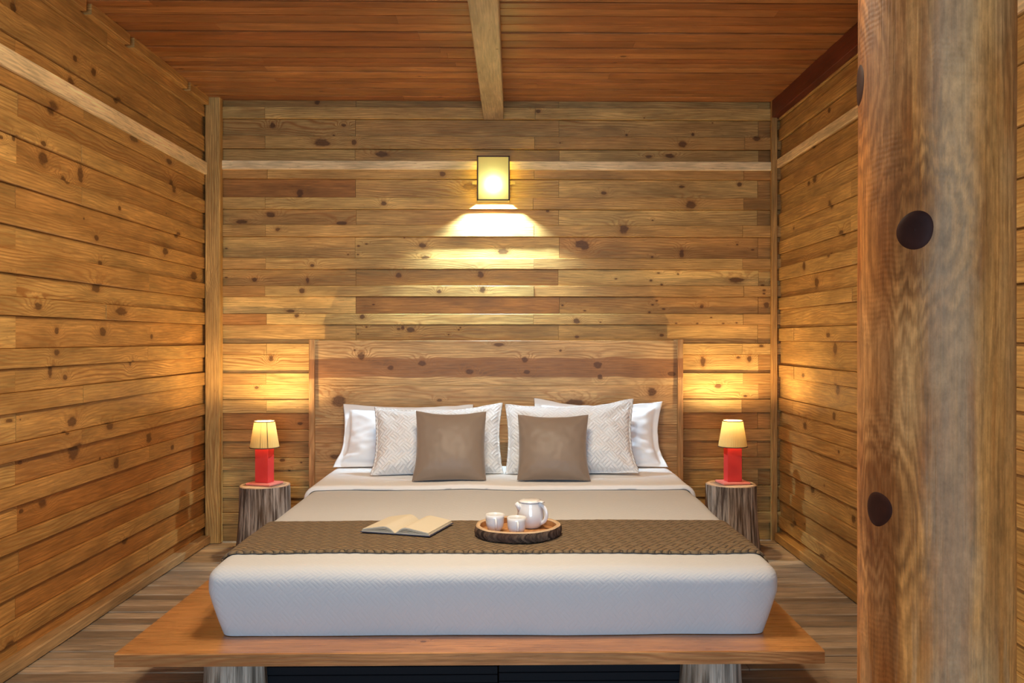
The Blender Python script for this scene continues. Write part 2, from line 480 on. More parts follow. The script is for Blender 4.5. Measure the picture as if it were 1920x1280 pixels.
for y0, y1, proud, segs in rows:
    z1, z0 = zb(y0), zb(y1)
    z0 = max(z0, -.01)
    z1 = min(z1, CEIL + .02)
    x = XS
    for (xe, t, r, fg) in segs:
        x2 = min(xb(xe) + random.uniform(-.004, .004), XE) if xe != E else XE
        g = .0008
        d1 = PROUD + random.uniform(-.002, .002) if proud else random.uniform(-.0015, .0015)
        off = (random.uniform(0, 60), random.uniform(0, 60))
        bounds = [XS] + [xb(c) for c in (668, 1048, 1222)] + [XE + .01]
        for ms in range(4):              # one board may run through several knot regions of the material list
            p0, p1 = max(x + g, bounds[ms]), min(x2 - g, bounds[ms + 1])
            if p1 - p0 > .004 or (p1 > p0 and p1 - p0 > 1e-5):
                plank(mb, (0, BACK, 0), (1, 0, 0), (0, 0, 1), (0, -1, 0), p0, p1, z0 + .0006, z1 - .0006, -.02, d1, (t, r, fg), ch=.002, mat=ms, off=off)
        x = x2
box(mb, XS - .1, XE + .1, BACK + .02, BACK + .1, -.1, CEIL + .1)
wb = structure(mb.build('wall_back', M_BACKS))

# ------------------------------------------------------------------ side walls
def side_wall(name, mat, x, n, rws, joints_w, joints_n, tones):
    mb = MB()
    for i, (y0, y1, proud) in enumerate(rws):
        dep = 5.15 if n > 0 else 5.22
        z1, z0 = EYE - (y0 - 635) * dep / F_PX, EYE - (y1 - 635) * dep / F_PX
        js = [FRONT, -.4 + random.uniform(-.3, .3), 1.6 + random.uniform(-.3, .3)] + \
             [j + random.uniform(-.012, .012) for j in (joints_w if not proud else joints_n(i))] + [BACK + .02]
        js = sorted(js)
        for k in range(len(js) - 1):
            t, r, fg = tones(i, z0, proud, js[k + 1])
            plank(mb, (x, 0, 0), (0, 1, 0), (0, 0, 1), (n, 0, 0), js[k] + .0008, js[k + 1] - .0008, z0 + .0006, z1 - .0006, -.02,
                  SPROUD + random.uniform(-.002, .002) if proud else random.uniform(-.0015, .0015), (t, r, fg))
    if n > 0:
        box(mb, x - .1, x - .02, FRONT, BACK + .1, -.1, CEIL + .1)
    else:
        box(mb, x + .02, x + .1, FRONT, BACK + .1, -.1, CEIL + .1)
    return structure(mb.build(name, mat))

lrows = [(172, 196, 0), (196, 216.5, 1), (216.5, 254, 0), (254, 283, 1), (283, 303, 0), (303, 345, 1), (345, 374, 0), (374, 398, 1), (398, 430, 0), (430, 455, 1), (455, 482, 0), (482, 503, 1),
         (503, 531, 0), (531, 559, 1), (559, 585.5, 0), (585.5, 608, 1), (608, 646.5, 0), (646.5, 670, 1), (670, 698, 0), (698, 722, 1), (722, 757, 0), (757, 778, 1),
         (778, 807, 0), (807, 831, 1), (831, 863, 0), (863, 883, 1), (883, 912, 0), (912, 935, 1), (935, 964, 0), (964, 989, 1), (989, 1022, 0)]
# rows: the wide boards are the recessed ones
rl = random.Random(21)
NEAR_L = {6: .92, 8: .9, 10: .32, 12: .5, 14: .45, 16: .85, 18: .5, 20: .72, 22: .72, 24: .74, 26: .45, 28: .5}
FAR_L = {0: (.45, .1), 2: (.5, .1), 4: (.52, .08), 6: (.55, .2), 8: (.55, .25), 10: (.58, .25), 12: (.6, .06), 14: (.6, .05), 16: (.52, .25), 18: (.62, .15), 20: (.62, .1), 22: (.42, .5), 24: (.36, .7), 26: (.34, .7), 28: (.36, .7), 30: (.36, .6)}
def tones_l(i, z, proud, yend):
    if not proud and yend < 3.5 and yend > 2.5:
        return NEAR_L.get(i, .5) , .02 if i < 24 else .4, .6
    if not proud:
        t, r = FAR_L.get(i, (.5, .2))
        return t + rl.uniform(-.04, .04), r, rl.choice([.4, .6, 1.])
    t = .52 + rl.uniform(-.1, .12)
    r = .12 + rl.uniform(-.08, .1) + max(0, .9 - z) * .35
    return t, min(r, .6), rl.uniform(.3, .7)
def jn_l(i):
    return [2.75, rl.choice([3.73, 3.95, 4.4])]
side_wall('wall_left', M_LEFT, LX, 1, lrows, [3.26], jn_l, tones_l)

rr = random.Random(5)
rrows = [(172, 222, 1), (222, 240, 0), (240, 262, 1), (262, 298, 0), (298, 313, 1), (313, 338, 0), (338, 362, 1), (362, 400, 0), (400, 424, 1), (424, 452, 0), (452, 475, 1), (475, 501, 0), (501, 525, 1),
         (525, 558, 0), (558, 580, 1), (580, 615, 0), (615, 639, 1), (639, 684, 0), (684, 707, 1), (707, 746, 0), (746, 770, 1), (770, 800, 0), (800, 823, 1), (823, 860, 0), (860, 883, 1),
         (883, 915, 0), (915, 938, 1), (938, 968, 0), (968, 990, 1), (990, 1022, 0)]
def tones_r(i, z, proud, yend):
    if yend < 3.2:
        return rr.uniform(.45, .7), .1, .5
    t = .62 + rr.uniform(-.12, .1)
    r = .07 + rr.uniform(-.06, .1)
    if 19 < i < 24:
        r += .12
        t -= .03
    if i >= 24:
        t -= .08
    return t, r, rr.uniform(.3, .8)
def jn_r(i):
    return [2.9, rr.choice([3.2, 4.1, 4.95])]
side_wall('wall_right', M_RIGHT, RX, -1, rrows, [3.0, 3.62], jn_r, tones_r)

# wall behind the photographer: two flanks and a lintel around a wide open doorway
mb = MB()
DX0, DX1, DZ = -1.45, 1.25, 2.25
for z in [i * .145 for i in range(19)]:
    z1 = min(z + .144, CEIL + .05)
    t = (random.uniform(.4, .65), random.uniform(0, .25), .5)
    if z < DZ:
        plank(mb, (0, FRONT, 0), (1, 0, 0), (0, 0, 1), (0, 1, 0), XS, DX0, z, z1, -.1, 0, t)
        plank(mb, (0, FRONT, 0), (1, 0, 0), (0, 0, 1), (0, 1, 0), DX1, XE, z, z1, -.1, 0, t)
    else:
        plank(mb, (0, FRONT, 0), (1, 0, 0), (0, 0, 1), (0, 1, 0), XS, XE, z, z1, -.1, 0, t)
structure(mb.build('wall_front', M_BACK))

# ------------------------------------------------------------------ floor and ceiling
M_JOINT = wood('dark_ceiling_seam_shade', (.050, .017, .006), (.030, .010, .004), (.04, .012, .004), ring=75, contrast=.2, auto_knots=.0)  # shade in the ceiling seams, painted as dark strips
M_FLOORJOINT = wood('dark_floor_gap_shade', (.045, .032, .022), (.022, .015, .010), (.03, .02, .01), ring=75, contrast=.2, auto_knots=.0)  # dark strip colour stands in for shade between the floor boards
mb = MB()
y = FRONT
rf_ = random.Random(3)
while y < BACK:
    w = rf_.choice([.07, .08, .085, .095])
    x = LX - .02
    cuts = sorted([rf_.uniform(-1.2, 1.2), XE])
    for c in cuts:
        plank(mb, (0, 0, 0), (1, 0, 0), (0, 1, 0), (0, 0, 1), x, c - .001, y + .003, y + w - .003, -.03, rf_.uniform(-.004, 0), (rf_.uniform(.15, .8), rf_.uniform(0, .12), .7), ch=.004)
        x = c + .001
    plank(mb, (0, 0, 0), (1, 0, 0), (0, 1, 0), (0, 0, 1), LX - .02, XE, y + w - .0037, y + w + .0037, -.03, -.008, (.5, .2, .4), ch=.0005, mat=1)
    y += w
box(mb, LX - .1, RX + .1, FRONT - .1, BACK + .1, -.1, -.028, col=(.0, 0, .2))
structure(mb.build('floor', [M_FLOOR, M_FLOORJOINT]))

mb = MB()
y = FRONT
rc = random.Random(12)
while y < BACK:
    w = rc.choice([.07, .08, .095, .105, .115])
    red = .22 + rc.uniform(-.12, .25)
    dep = rc.uniform(0, .007)
    x = LX - .02
    for c in sorted([rc.uniform(-1.6, 1.4), XE]):
        plank(mb, (0, 0, CEIL), (1, 0, 0), (0, 1, 0), (0, 0, -1), x, c - .0005, y + .005, y + w - .005, -.03, dep, (rc.uniform(.2, .95), red + rc.uniform(-.1, .1), rc.uniform(.4, 1.)), ch=.003)
        x = c + .0005
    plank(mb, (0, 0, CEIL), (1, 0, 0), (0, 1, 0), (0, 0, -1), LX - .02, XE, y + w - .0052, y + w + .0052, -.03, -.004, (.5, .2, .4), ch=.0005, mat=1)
    y += w
box(mb, LX - .1, RX + .1, FRONT - .1, BACK + .1, CEIL + .028, CEIL + .1, col=(.0, 0, .2))
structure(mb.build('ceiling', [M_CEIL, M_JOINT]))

# ------------------------------------------------------------------ trim
def one_plank(name, mat, *args, **kw):
    mb = MB()
    plank(mb, *args, **kw)
    return mb.build(name, mat)

XP = (1, 0, 0); YP = (0, 1, 0); ZP = (0, 0, 1)
# corner posts
structure(one_plank('trim_1', M_LEFT, (0, BACK - .022, 0), ZP, XP, (0, -1, 0), 0, CEIL, LX + .018, LX + .105, 0, .05, (.62, .0, .7), ch=.004))
structure(one_plank('trim_2', M_RIGHT, (0, BACK - .022, 0), ZP, XP, (0, -1, 0), 0, CEIL, RX - .062, RX - .026, 0, .022, (.42, .15, .5), ch=.003))
# picture rail on three walls
structure(one_plank('trim_3', M_TRIM, (0, BACK - PROUD, 0), XP, ZP, (0, -1, 0), LX + .02, RX - .03, zb(319.5), zb(303), 0, .014, (.95, .0, .3), ch=.003))
structure(one_plank('trim_4', M_TRIM, (LX + SPROUD, 0, 0), YP, ZP, (1, 0, 0), FRONT, BACK - .03, EYE + (635 - 326) * 5.15 / F_PX, EYE + (635 - 303) * 5.15 / F_PX, 0, .016, (1., .0, .3), ch=.003))
structure(one_plank('trim_5', M_TRIM, (RX - SPROUD, 0, 0), YP, ZP, (-1, 0, 0), FRONT, BACK - .03, EYE + (635 - 313.5) * 5.22 / F_PX, EYE + (635 - 297) * 5.22 / F_PX, 0, .014, (.95, .0, .3), ch=.003))
# dark red beam along the top of the right wall
structure(one_plank('trim_6', M_REDBEAM, (RX - SPROUD, 0, 0), YP, ZP, (-1, 0, 0), FRONT, BACK - .002, CEIL - .105, CEIL - .001, 0, .045, (.5, .2, .4), ch=.003))
# notched cornice along the top of the left wall
mb = MB()
ys = [FRONT, -.5, .6, 1.7, 2.75, 3.27, 3.72, 4.14, 4.86, BACK - .07]
for a, b in zip(ys[:-1], ys[1:]):
    plank(mb, (LX, 0, 0), YP, ZP, (1, 0, 0), a + .022, b - .022, CEIL - .052, CEIL - .001, 0, .045, (.52 + random.uniform(-.1, .1), .15, .4), ch=.003)
structure(mb.build('trim_7', M_LEFT))
# skirting
structure(one_plank('baseboard_left', M_TRIM, (LX + .0, 0, 0), YP, ZP, (1, 0, 0), FRONT, BACK - .075, 0, .047, 0, .05, (.15, .0, .7), ch=.005))
structure(one_plank('baseboard_right', M_RIGHT, (RX - .0, 0, 0), YP, ZP, (-1, 0, 0), FRONT, BACK - .06, 0, .05, 0, .046, (.3, .05, .7), ch=.004))

# ------------------------------------------------------------------ ceiling beam
beam = one_plank('ceiling_beam', M_BEAM, (0, 0, CEIL), YP, XP, (0, 0, -1), FRONT + .01, BACK - PROUD - .004, -.176, -.056, .006, .118, (.62, .05, .7), ch=.004)
tag(beam, 'rough sawn pale timber beam running along the ceiling above the bed', 'beam', kind='thing')

# ------------------------------------------------------------------ more materials
def plain(name, color, rough=.5, spec=.5, **kw):
    T = NT(name)
    return T.out(T.bsdf(color, rough, spec=spec, **kw))

def bark_mat(name, c1, c2, c3, su=3.5, sv=55, bump=.006, rough=.85):
    T = NT(name)
    U, V, _ = T.sep(T.uv())
    a = T.noise(T.xyz(T.m('MULTIPLY', U, su), T.m('MULTIPLY', V, sv)), 1, 4, .6, .4)
    b = T.noise(T.xyz(T.m('MULTIPLY', U, su * 3), T.m('MULTIPLY', V, sv * 3), 5), 1, 3, .6)
    c = T.noise(T.xyz(T.m('MULTIPLY', U, 3), T.m('MULTIPLY', V, 8), 9), 1, 2)
    col = T.mix(T.smooth(a, .36, .64), c1, c2)
    col = T.mix(T.smooth(c, .45, .7), col, T.mix(.5, col, c3))
    v = T.m('MULTIPLY_ADD', b, .6, .7)
    col = T.mix(1.0, col, T.xyz(v, v, v), 'MULTIPLY')
    h = T.m('ADD', a, T.m('MULTIPLY', b, .4))
    return T.out(T.bsdf(col, rough, h, bump, 1.0, .25))

M_BARK = bark_mat('weathered_stump_side', (.075, .046, .030), (.50, .39, .30), (.20, .11, .055))
M_LEG = bark_mat('bleached_log', (.10, .08, .06), (.55, .47, .38), (.28, .17, .09), su=2.5, sv=40)
M_TRAYBARK = bark_mat('tray_bark', (.030, .018, .013), (.15, .095, .065), (.07, .03, .02), su=9, sv=45, bump=.004)

def endgrain(name, c1, c2, rings=260, spec=.3):
    T = NT(name)
    X, Y, _ = T.sep(T.obj())
    nz = T.noise(T.obj(), 9, 3)
    r = T.m('SQRT', T.m('ADD', T.m('MULTIPLY', X, X), T.m('MULTIPLY', Y, Y)))
    s = T.m('MULTIPLY_ADD', T.m('SINE', T.m('ADD', T.m('MULTIPLY', r, rings), T.m('MULTIPLY', nz, 8.0))), .5, .5)
    col = T.mix(T.m('MULTIPLY', s, .6), c1, c2)
    v = T.m('MULTIPLY_ADD', T.noise(T.obj(), 60, 3), .5, .75)
    col = T.mix(1.0, col, T.xyz(v, v, v), 'MULTIPLY')
    return T.out(T.bsdf(col, .6, s, .001, .5, spec))

M_STUMPTOP = endgrain('stump_top', (.30, .20, .13), (.14, .085, .05))
M_TRAYIN = endgrain('tray_inside', (.45, .22, .085), (.27, .11, .035))
M_TRAYRIM = endgrain('tray_rim', (.62, .43, .26), (.42, .26, .14), 400)
M_KNOT = endgrain('dark_knot', (.042, .013, .008), (.018, .006, .005), 240, .12)

def weave_mat(name, color, color2, cell, stripes, bump, rough=.85, sheen=.1, rot=PI / 4, depth=.002, mixf=.0, groove=0.0):
    """basket-weave quilting: cells of parallel ridges, turned 90 degrees from cell to cell"""
    T = NT(name)
    uv = T.uv()
    U, V, _ = T.sep(uv)
    c, s = math.cos(rot), math.sin(rot)
    wob = T.noise(uv, 9, 2)
    p = T.m('MULTIPLY', T.m('ADD', T.m('MULTIPLY', U, c), T.m('MULTIPLY', V, -s)), 1 / cell)
    q = T.m('MULTIPLY', T.m('ADD', T.m('MULTIPLY', U, s), T.m('MULTIPLY', V, c)), 1 / cell)
    p = T.m('ADD', p, T.m('MULTIPLY', wob, .35))
    par = T.m('FLOORED_MODULO', T.m('ADD', T.m('FLOOR', p), T.m('FLOOR', q)), 2.0)
    sp = T.m('ABSOLUTE', T.m('SINE', T.m('MULTIPLY', p, PI * stripes)))
    sq = T.m('ABSOLUTE', T.m('SINE', T.m('MULTIPLY', q, PI * stripes)))
    lp = T.m('POWER', T.m('ABSOLUTE', T.m('SINE', T.m('MULTIPLY', q, PI))), .35)
    lq = T.m('POWER', T.m('ABSOLUTE', T.m('SINE', T.m('MULTIPLY', p, PI))), .35)
    h1 = T.m('MULTIPLY', T.m('POWER', sp, .6), lp)
    h2 = T.m('MULTIPLY', T.m('POWER', sq, .6), lq)
    h = T.m('ADD', T.m('MULTIPLY', h1, par), T.m('MULTIPLY', h2, T.m('SUBTRACT', 1.0, par)))
    fine = T.noise(T.vm('MULTIPLY', uv, (1, 1, 1)), 500, 2)
    soft = T.noise(uv, 5, 2)
    col = T.mix(T.m('MULTIPLY', par, mixf), color, color2)
    col = T.mix(T.m('MULTIPLY', fine, .12), col, color2)
    if groove:      # the grooves between the braids take the darker colour
        col = T.mix(T.m('MULTIPLY', T.smooth(h, .55, .1), groove), col, color2)
    hh = T.m('ADD', T.m('ADD', h, T.m('MULTIPLY', fine, .15)), T.m('MULTIPLY', soft, .8))
    return T.out(T.bsdf(col, rough, hh, depth, bump, .2, sheen=sheen))

WHITE = (.56, .565, .57)
M_QUILT = weave_mat('white_quilt', WHITE, (.56, .55, .54), .036, 3, .38, depth=.002)
M_SHAMQ = weave_mat('white_quilted_sham', (.82, .81, .80), (.70, .69, .68), .045, 3, .75, depth=.005)
M_RUNNER = weave_mat('brown_braided_runner', (.25, .165, .085), (.085, .052, .026), .040, 2, 1.0, depth=.012, mixf=.2, rot=PI / 5, groove=.75)

def cloth(name, color, rough=.85, sheen=.1, wr=.6, spec=.2, sc_=6):
    T = NT(name)
    uv = T.uv()
    w1 = T.noise(uv, sc_, 3, .55, .6)
    f = T.noise(uv, 700, 1)
    h = T.m('ADD', w1, T.m('MULTIPLY', f, .04))
    return T.out(T.bsdf(color, rough, h, .012, wr, spec, sheen=sheen))

M_LINEN = cloth('white_cotton', (.84, .83, .83), wr=.08)
M_SHEET = cloth('white_sheet', (.80, .79, .78), sc_=9, wr=.5)
M_TAUPE = cloth('taupe_satin', (.25, .185, .137), .5, .25, wr=.015, spec=.35)
M_MATT = cloth('mattress_ticking', (.7, .7, .7))
M_BLACK = plain('black_painted_slats', (.006, .006, .008), .6, .15)
M_RED = None
T = NT('red_lacquer')
v = T.noise(T.obj(), 14, 3)
M_RED = T.out(T.bsdf(T.mix(v, (.66, .035, .034), (.82, .075, .06)), .42, v, .002, .3, .4))
T = NT('coral_lacquer')
v = T.noise(T.obj(), 20, 3)
M_CORAL = T.out(T.bsdf(T.mix(v, (.74, .19, .14), (.85, .27, .20)), .4, v, .001, .3, .5))
M_CERAMIC = plain('white_glazed_china', (.80, .79, .78), .12, .6, coat=.5, coat_rough=.05)
M_PAPER = plain('book_paper', (.62, .55, .42), .8, .2)
M_COVER = plain('book_cover', (.05, .05, .09), .5)
M_METAL = plain('dark_metal', (.10, .07, .045), .35, .5, Metallic=1.0)
M_SEAM = plain('brown_binding', (.10, .045, .02), .7)


def shade_mat(name, col, tr=.6):
    T = NT(name)
    d = T.n('ShaderNodeBsdfDiffuse')
    t = T.n('ShaderNodeBsdfTranslucent')
    T.put(d.inputs[0], col)
    T.put(t.inputs[0], col)
    m = T.n('ShaderNodeMixShader')
    m.inputs[0].default_value = tr
    T.t.links.new(d.outputs[0], m.inputs[1])
    T.t.links.new(t.outputs[0], m.inputs[2])
    return T.out(m)

M_SHADE = shade_mat('cream_pleated_fabric', (.78, .52, .18), .019)
M_FROST = shade_mat('frosted_white_glass', (1.0, .74, .19), .005)
M_YELLOW = shade_mat('amber_glass', (1.0, .62, .02), .085)


def glow(name, col, strength):
    T = NT(name)
    e = T.n('ShaderNodeEmission')
    T.put(e.inputs[0], col)
    e.inputs[1].default_value = strength
    return T.out(e)

M_BULB = glow('warm_bulb', (1.0, .74, .40), 1700)
M_BULBW = glow('white_bulb', (.55, .80, 1.0), 9000)

# ------------------------------------------------------------------ bed
MX0, MX1 = -.99, .868          # mattress sides
MXC = (MX0 + MX1) / 2
MY0, MY1 = 2.885, 5.02
PZ, MZ = .228, .46            # platform top, bed top
PX0, PX1, PY0 = -1.23, .972, 2.73

bed = empty('platform_bed', (MXC, 3.9, 0))
tag(bed, 'low varnished wooden platform bed on log legs with tall plank headboard', 'bed')
inv = Matrix.Translation((-MXC, -3.9, 0))

def local(o):
    o.data.transform(inv)
    return o

mb = MB()
ys = [PY0, 3.09, 3.42, 3.72, 4.05, 4.38, 4.72, 5.045]
rp = random.Random(4)
for a, b in zip(ys[:-1], ys[1:]):
    plank(mb, (0, 0, PZ), XP, YP, ZP, PX0, PX1, a + .0006, b - .0006, -.04, 0, (.55 + rp.uniform(-.12, .12), .3 + rp.uniform(-.1, .1), .8), ch=.003)
ob = local(mb.build('platform', M_PLAT, bed))
mb = MB()
hb0, hb1, hbt = -1.175, .985, zb(638) + .002
hbs = [0.03, .33, EYE - (865 - 635) * HB_Y / F_PX, EYE - (830 - 635) * HB_Y / F_PX, EYE - (796 - 635) * HB_Y / F_PX, EYE - (722 - 635) * HB_Y / F_PX, 1.19]
ht = [(.5, .1), (.5, .15), (.5, .2), (.42, .3), (.55, .05), (.68, .0)]
for (a, b), (t, r) in zip(zip(hbs[:-1], hbs[1:]), ht):
    plank(mb, (0, HB_Y + .03, 0), XP, ZP, (0, -1, 0), hb0 + .03, hb1 - .03, a + .0004, b - .0004, 0, .03 + random.uniform(-.001, .001), (t, r, .9), ch=.0015)
local(mb.build('headboard', M_HEAD, bed))
for (a, b) in ((hb0, hb0 + .034), (hb1 - .034, hb1)):
    mb = MB()
    plank(mb, (0, HB_Y + .05, 0), ZP, XP, (0, -1, 0), .0, 1.196, a, b, -.06, .062, (.42, .22, .6), ch=.003)
    local(mb.build('headboard_post', M_HEAD, bed))

def log(name, mat_side, mat_top, x, y, r, z0, z1, parent, seed, flare=.12, amp=.035):
    mb = MB()
    rng = random.Random(seed)
    ph = [rng.uniform(0, 6.3) for _ in range(6)]
    def rf(t, i, z):
        h = (z - z0) / (z1 - z0)
        k = 1 + flare * (1 - h) ** 2
        k += amp * math.sin(2 * t + ph[0]) + amp * .6 * math.sin(3 * t + ph[1] + h)
        k += amp * .35 * math.sin(9 * t + ph[2] + 1.5 * math.sin(3 * h)) + amp * .25 * math.sin(17 * t + ph[3] + h * 2)
        k += amp * .5 * noise.noise((math.cos(t) * 9 + seed, math.sin(t) * 9, h * 1.2))
        return k
    n = 24
    prof = [(r, z0 + (z1 - z0) * i / n) for i in range(n + 1)]
    lathe(mb, prof, 120, rf, 0, True, c=(x, y, 0))
    # bevelled rim and top
    lathe(mb, [(r, z1), (r * .97, z1 + .004), (r * .5, z1 + .005), (r * .02, z1 + .005)], 120, lambda t, i, z: rf(t, i, z1), 1, False, close_top=True, c=(x, y, 0))
    lathe(mb, [(r, z0), (r * .02, z0)], 120, lambda t, i, z: rf(t, i, z0), 1, False, c=(x, y, 0))
    return mb.build(name, [mat_side, mat_top], parent)

for (lx, ly, sd) in ((-.908, 2.90, 3), (.652, 2.90, 8), (-.908, 4.85, 5), (.652, 4.85, 6)):
    local(log('leg', M_LEG, M_STUMPTOP, lx, ly, .094, 0, PZ - .046, bed, sd, .14, .03))
# black slatted panels between the front legs
for (a, b, zoff) in ((-.82, -.052, 0), (-.046, .565, .006)):
    mb = MB()
    z = .004
    while z < .17:
        plank(mb, (0, 2.93, 0), XP, ZP, (0, -1, 0), a, b, z + zoff, min(z + .027 + zoff, .186), 0, .014, (.5, 0, 0), ch=.0015)
        z += .0285
    box(mb, a, b, 2.93, 2.945, .002, .186)
    local(mb.build('slatted_panel', M_BLACK, bed))

# mattress (all but covered)
def taper(x, y, z):
    zf = (z - PZ) / (MZ - PZ)
    k = .962 + .045 * min(1, zf * 1.5)
    return MXC + (x - MXC) * k

def rounded_box(mb, x0, x1, y0, y1, z0, z1, r, nx, ny, nz, fn, smooth=True, bottom=True, mat=0):
    """grid box whose upper and vertical edges are rounded"""
    def rnd(p):
        q = Vector((min(max(p.x, x0 + r), x1 - r), min(max(p.y, y0 + r), y1 - r), min(p.z, z1 - r)))
        dlt = p - q
        L = dlt.length
        if L < 1e-9:
            return p
        m = max(abs(dlt.x), abs(dlt.y), abs(dlt.z))
        return q + dlt * (m / L) if L > 0 else p
    def grid(o, a, b, na, nb):
        verts, faces = [], []
        for i in range(na + 1):
            for j in range(nb + 1):
                verts.append(fn(rnd(Vector(o) + Vector(a) * (i / na) + Vector(b) * (j / nb))))
        for i in range(na):
            for j in range(nb):
                k = i * (nb + 1) + j
                faces.append([k, k + nb + 1, k + nb + 2, k + 1])
        mb.add(verts, faces, None, (.5, .2, .5), mat, smooth)
    X, Y, Z = x1 - x0, y1 - y0, z1 - z0
    grid((x0, y0, z1), (X, 0, 0), (0, Y, 0), nx, ny)
    grid((x0, y0, z0), (X, 0, 0), (0, 0, Z), nx, nz)
    grid((x0, y1, z0), (X, 0, 0), (0, 0, Z), nx, nz)
    grid((x0, y0, z0), (0, Y, 0), (0, 0, Z), ny, nz)
    grid((x1, y0, z0), (0, Y, 0), (0, 0, Z), ny, nz)
    if bottom:
        grid((x0, y0, z0), (X, 0, 0), (0, Y, 0), nx, ny)

def weld(o, d=.0004):
    bm = bmesh.new()
    bm.from_mesh(o.data)
    bmesh.ops.remove_doubles(bm, verts=bm.verts, dist=d)
    bmesh.ops.recalc_face_normals(bm, faces=bm.faces)
    bm.to_mesh(o.data)
    bm.free()
    return o

def spread_shape(p, lift=0.0):
    x, y, z = p
    zf = (z - PZ) / (MZ - PZ)
    n = noise.noise((x * 2.3, y * 2.1, z * 4)) * .010 + noise.noise((x * 7, y * 7, z * 6)) * .003
    x2 = taper(x, y, z)
    front = max(0, 1 - (y - MY0) / .22)
    y2 = y - .03 * math.sin(min(1, max(0, zf)) * PI * .62) * front + n * front
    z2 = z + n * .5 * max(0, min(1, zf * 2 - .6)) - .010 * front ** 2 * max(0, zf)
    # soft dip at the centre of the foot edge
    return Vector((x2 + n * .6, y2, z2 + lift))

mb = MB()
rounded_box(mb, MX0 + .03, MX1 - .03, MY0 + .035, MY1 - .015, PZ + .0005, MZ - .04, .05, 20, 20, 6, lambda p: spread_shape(p) + Vector((0, 0, .0)))
mt = weld(mb.build('mattress', M_MATT))
tag(mt, 'thick king size mattress lying on the wooden platform under the white bedspread', 'mattress')

mb = MB()
rounded_box(mb, MX0, MX1, MY0, MY1, PZ + .002, MZ, .042, 110, 110, 26, spread_shape, bottom=False)
rounded_box(mb, MX0 + .01, MX1 - .01, MY0 + .012, MY1 - .01, PZ + .002, MZ - .012, .036, 40, 40, 10, spread_shape, bottom=False)
sp = weld(mb.build('bedspread', M_QUILT, recalc=False))
tag(sp, 'white quilted bedspread fitted over the mattress down to the wooden platform', 'bedspread')

# strips of cloth laid across the bed
def strip(mb, y0, y1, th, drop, ny, edge=None, wave=0.0, lift=.0035, seed=0):
    """cloth laid over the bed from side to side; follows the bedspread"""
    path = []
    r = .042
    N = 14
    for i in range(N + 1):
        path.append((MX0, MZ - r - drop * (1 - i / N), -1, 0))
    for i in range(1, 9):
        a = PI / 2 * i / 9
        path.append((MX0 + r - r * math.cos(a), MZ - r + r * math.sin(a), -math.cos(a), math.sin(a)))
    K = 120
    for i in range(K + 1):
        path.append((MX0 + r + (MX1 - MX0 - 2 * r) * i / K, MZ, 0, 1))
    for i in range(1, 9):
        a = PI / 2 * (1 - i / 9)
        path.append((MX1 - r + r * math.cos(a), MZ - r + r * math.sin(a), math.cos(a), math.sin(a)))
    for i in range(N + 1):
        path.append((MX1, MZ - r - drop * i / N, 1, 0))
    rowsY = []
    for e in (0, .1, .3, .6, 1.0):
        rowsY.append((y0 + e * th * .8, math.sqrt(max(0, 1 - (1 - e) ** 2))))
    for j in range(1, ny):
        rowsY.append((y0 + th * .8 + (y1 - y0 - 1.6 * th) * j / ny, 1.0))
    for e in (1.0, .6, .3, .1, 0):
        rowsY.append((y1 - e * th * .8, math.sqrt(max(0, 1 - (1 - e) ** 2))))
    out, inn, fo, fi, uo, ui = [], [], [], [], [], []
    P = len(path)
    s = [0]
    for i in range(1, P):
        s.append(s[-1] + math.dist(path[i][:2], path[i - 1][:2]))
    for (y, k) in rowsY:
        for i, (x, z, nx, nz) in enumerate(path):
            w = 0
            fr = (y - y0) / (y1 - y0)
            if wave:
                w = wave * abs(math.sin(s[i] * PI / .05)) * (1 if fr < .5 else -1) * min(1, abs(fr - .5) * 2) ** 8
            wy = edge(s[i], fr) if edge else 0
            q = spread_shape((x, y, z))
            o_ = lift + th * k
            nn = noise.noise((s[i] * 4 + seed, y * 5, seed)) * .0015
            out.append(q + Vector((nx * (o_ + nn), w + wy, nz * (o_ + nn))))
            inn.append(q + Vector((nx * lift, w + wy, nz * lift)))
    R = len(rowsY)
    for j in range(R - 1):
        for i in range(P - 1):
            a = j * P + i
            fo.append([a, a + 1, a + P + 1, a + P])
            uo.append([(s[i], rowsY[j][0]), (s[i + 1], rowsY[j][0]), (s[i + 1], rowsY[j + 1][0]), (s[i], rowsY[j + 1][0])])
    mb.add(out, fo, uo, smooth=True)
    mb.add(inn, [f[::-1] for f in fo], [u[::-1] for u in uo], smooth=True)
    # end caps
    caps = []
    for i in (0, P - 1):
        for j in range(R - 1):
            caps.append([j * P + i, (j + 1) * P + i, R * P + (j + 1) * P + i, R * P + j * P + i])
    b = len(mb.v) - 2 * R * P
    for c in caps:
        mb.f.append([b + k for k in c]); mb.m.append(0); mb.sm.append(False); mb.c.append((.5, .2, .5)); mb.uv.append([(0, 0)] * 4)

mb = MB()
strip(mb, 4.30, 4.99, .020, .16, 26, edge=lambda s, f: .012 * noise.noise((s * 3, 1, 2)) * (1 - f), seed=3)
fold = weld(mb.build('turned_back_fold', M_SHEET, sp), .0001)
fold['label'] = 'smooth white fold turned back below the pillows'
mb = MB()
strip(mb, 3.035, 3.545, .009, .15, 30, wave=.006, seed=9)
rn = weld(mb.build('bed_runner', M_RUNNER), .0001)
tag(rn, 'brown braided runner laid across the foot of the white bed', 'bed runner')

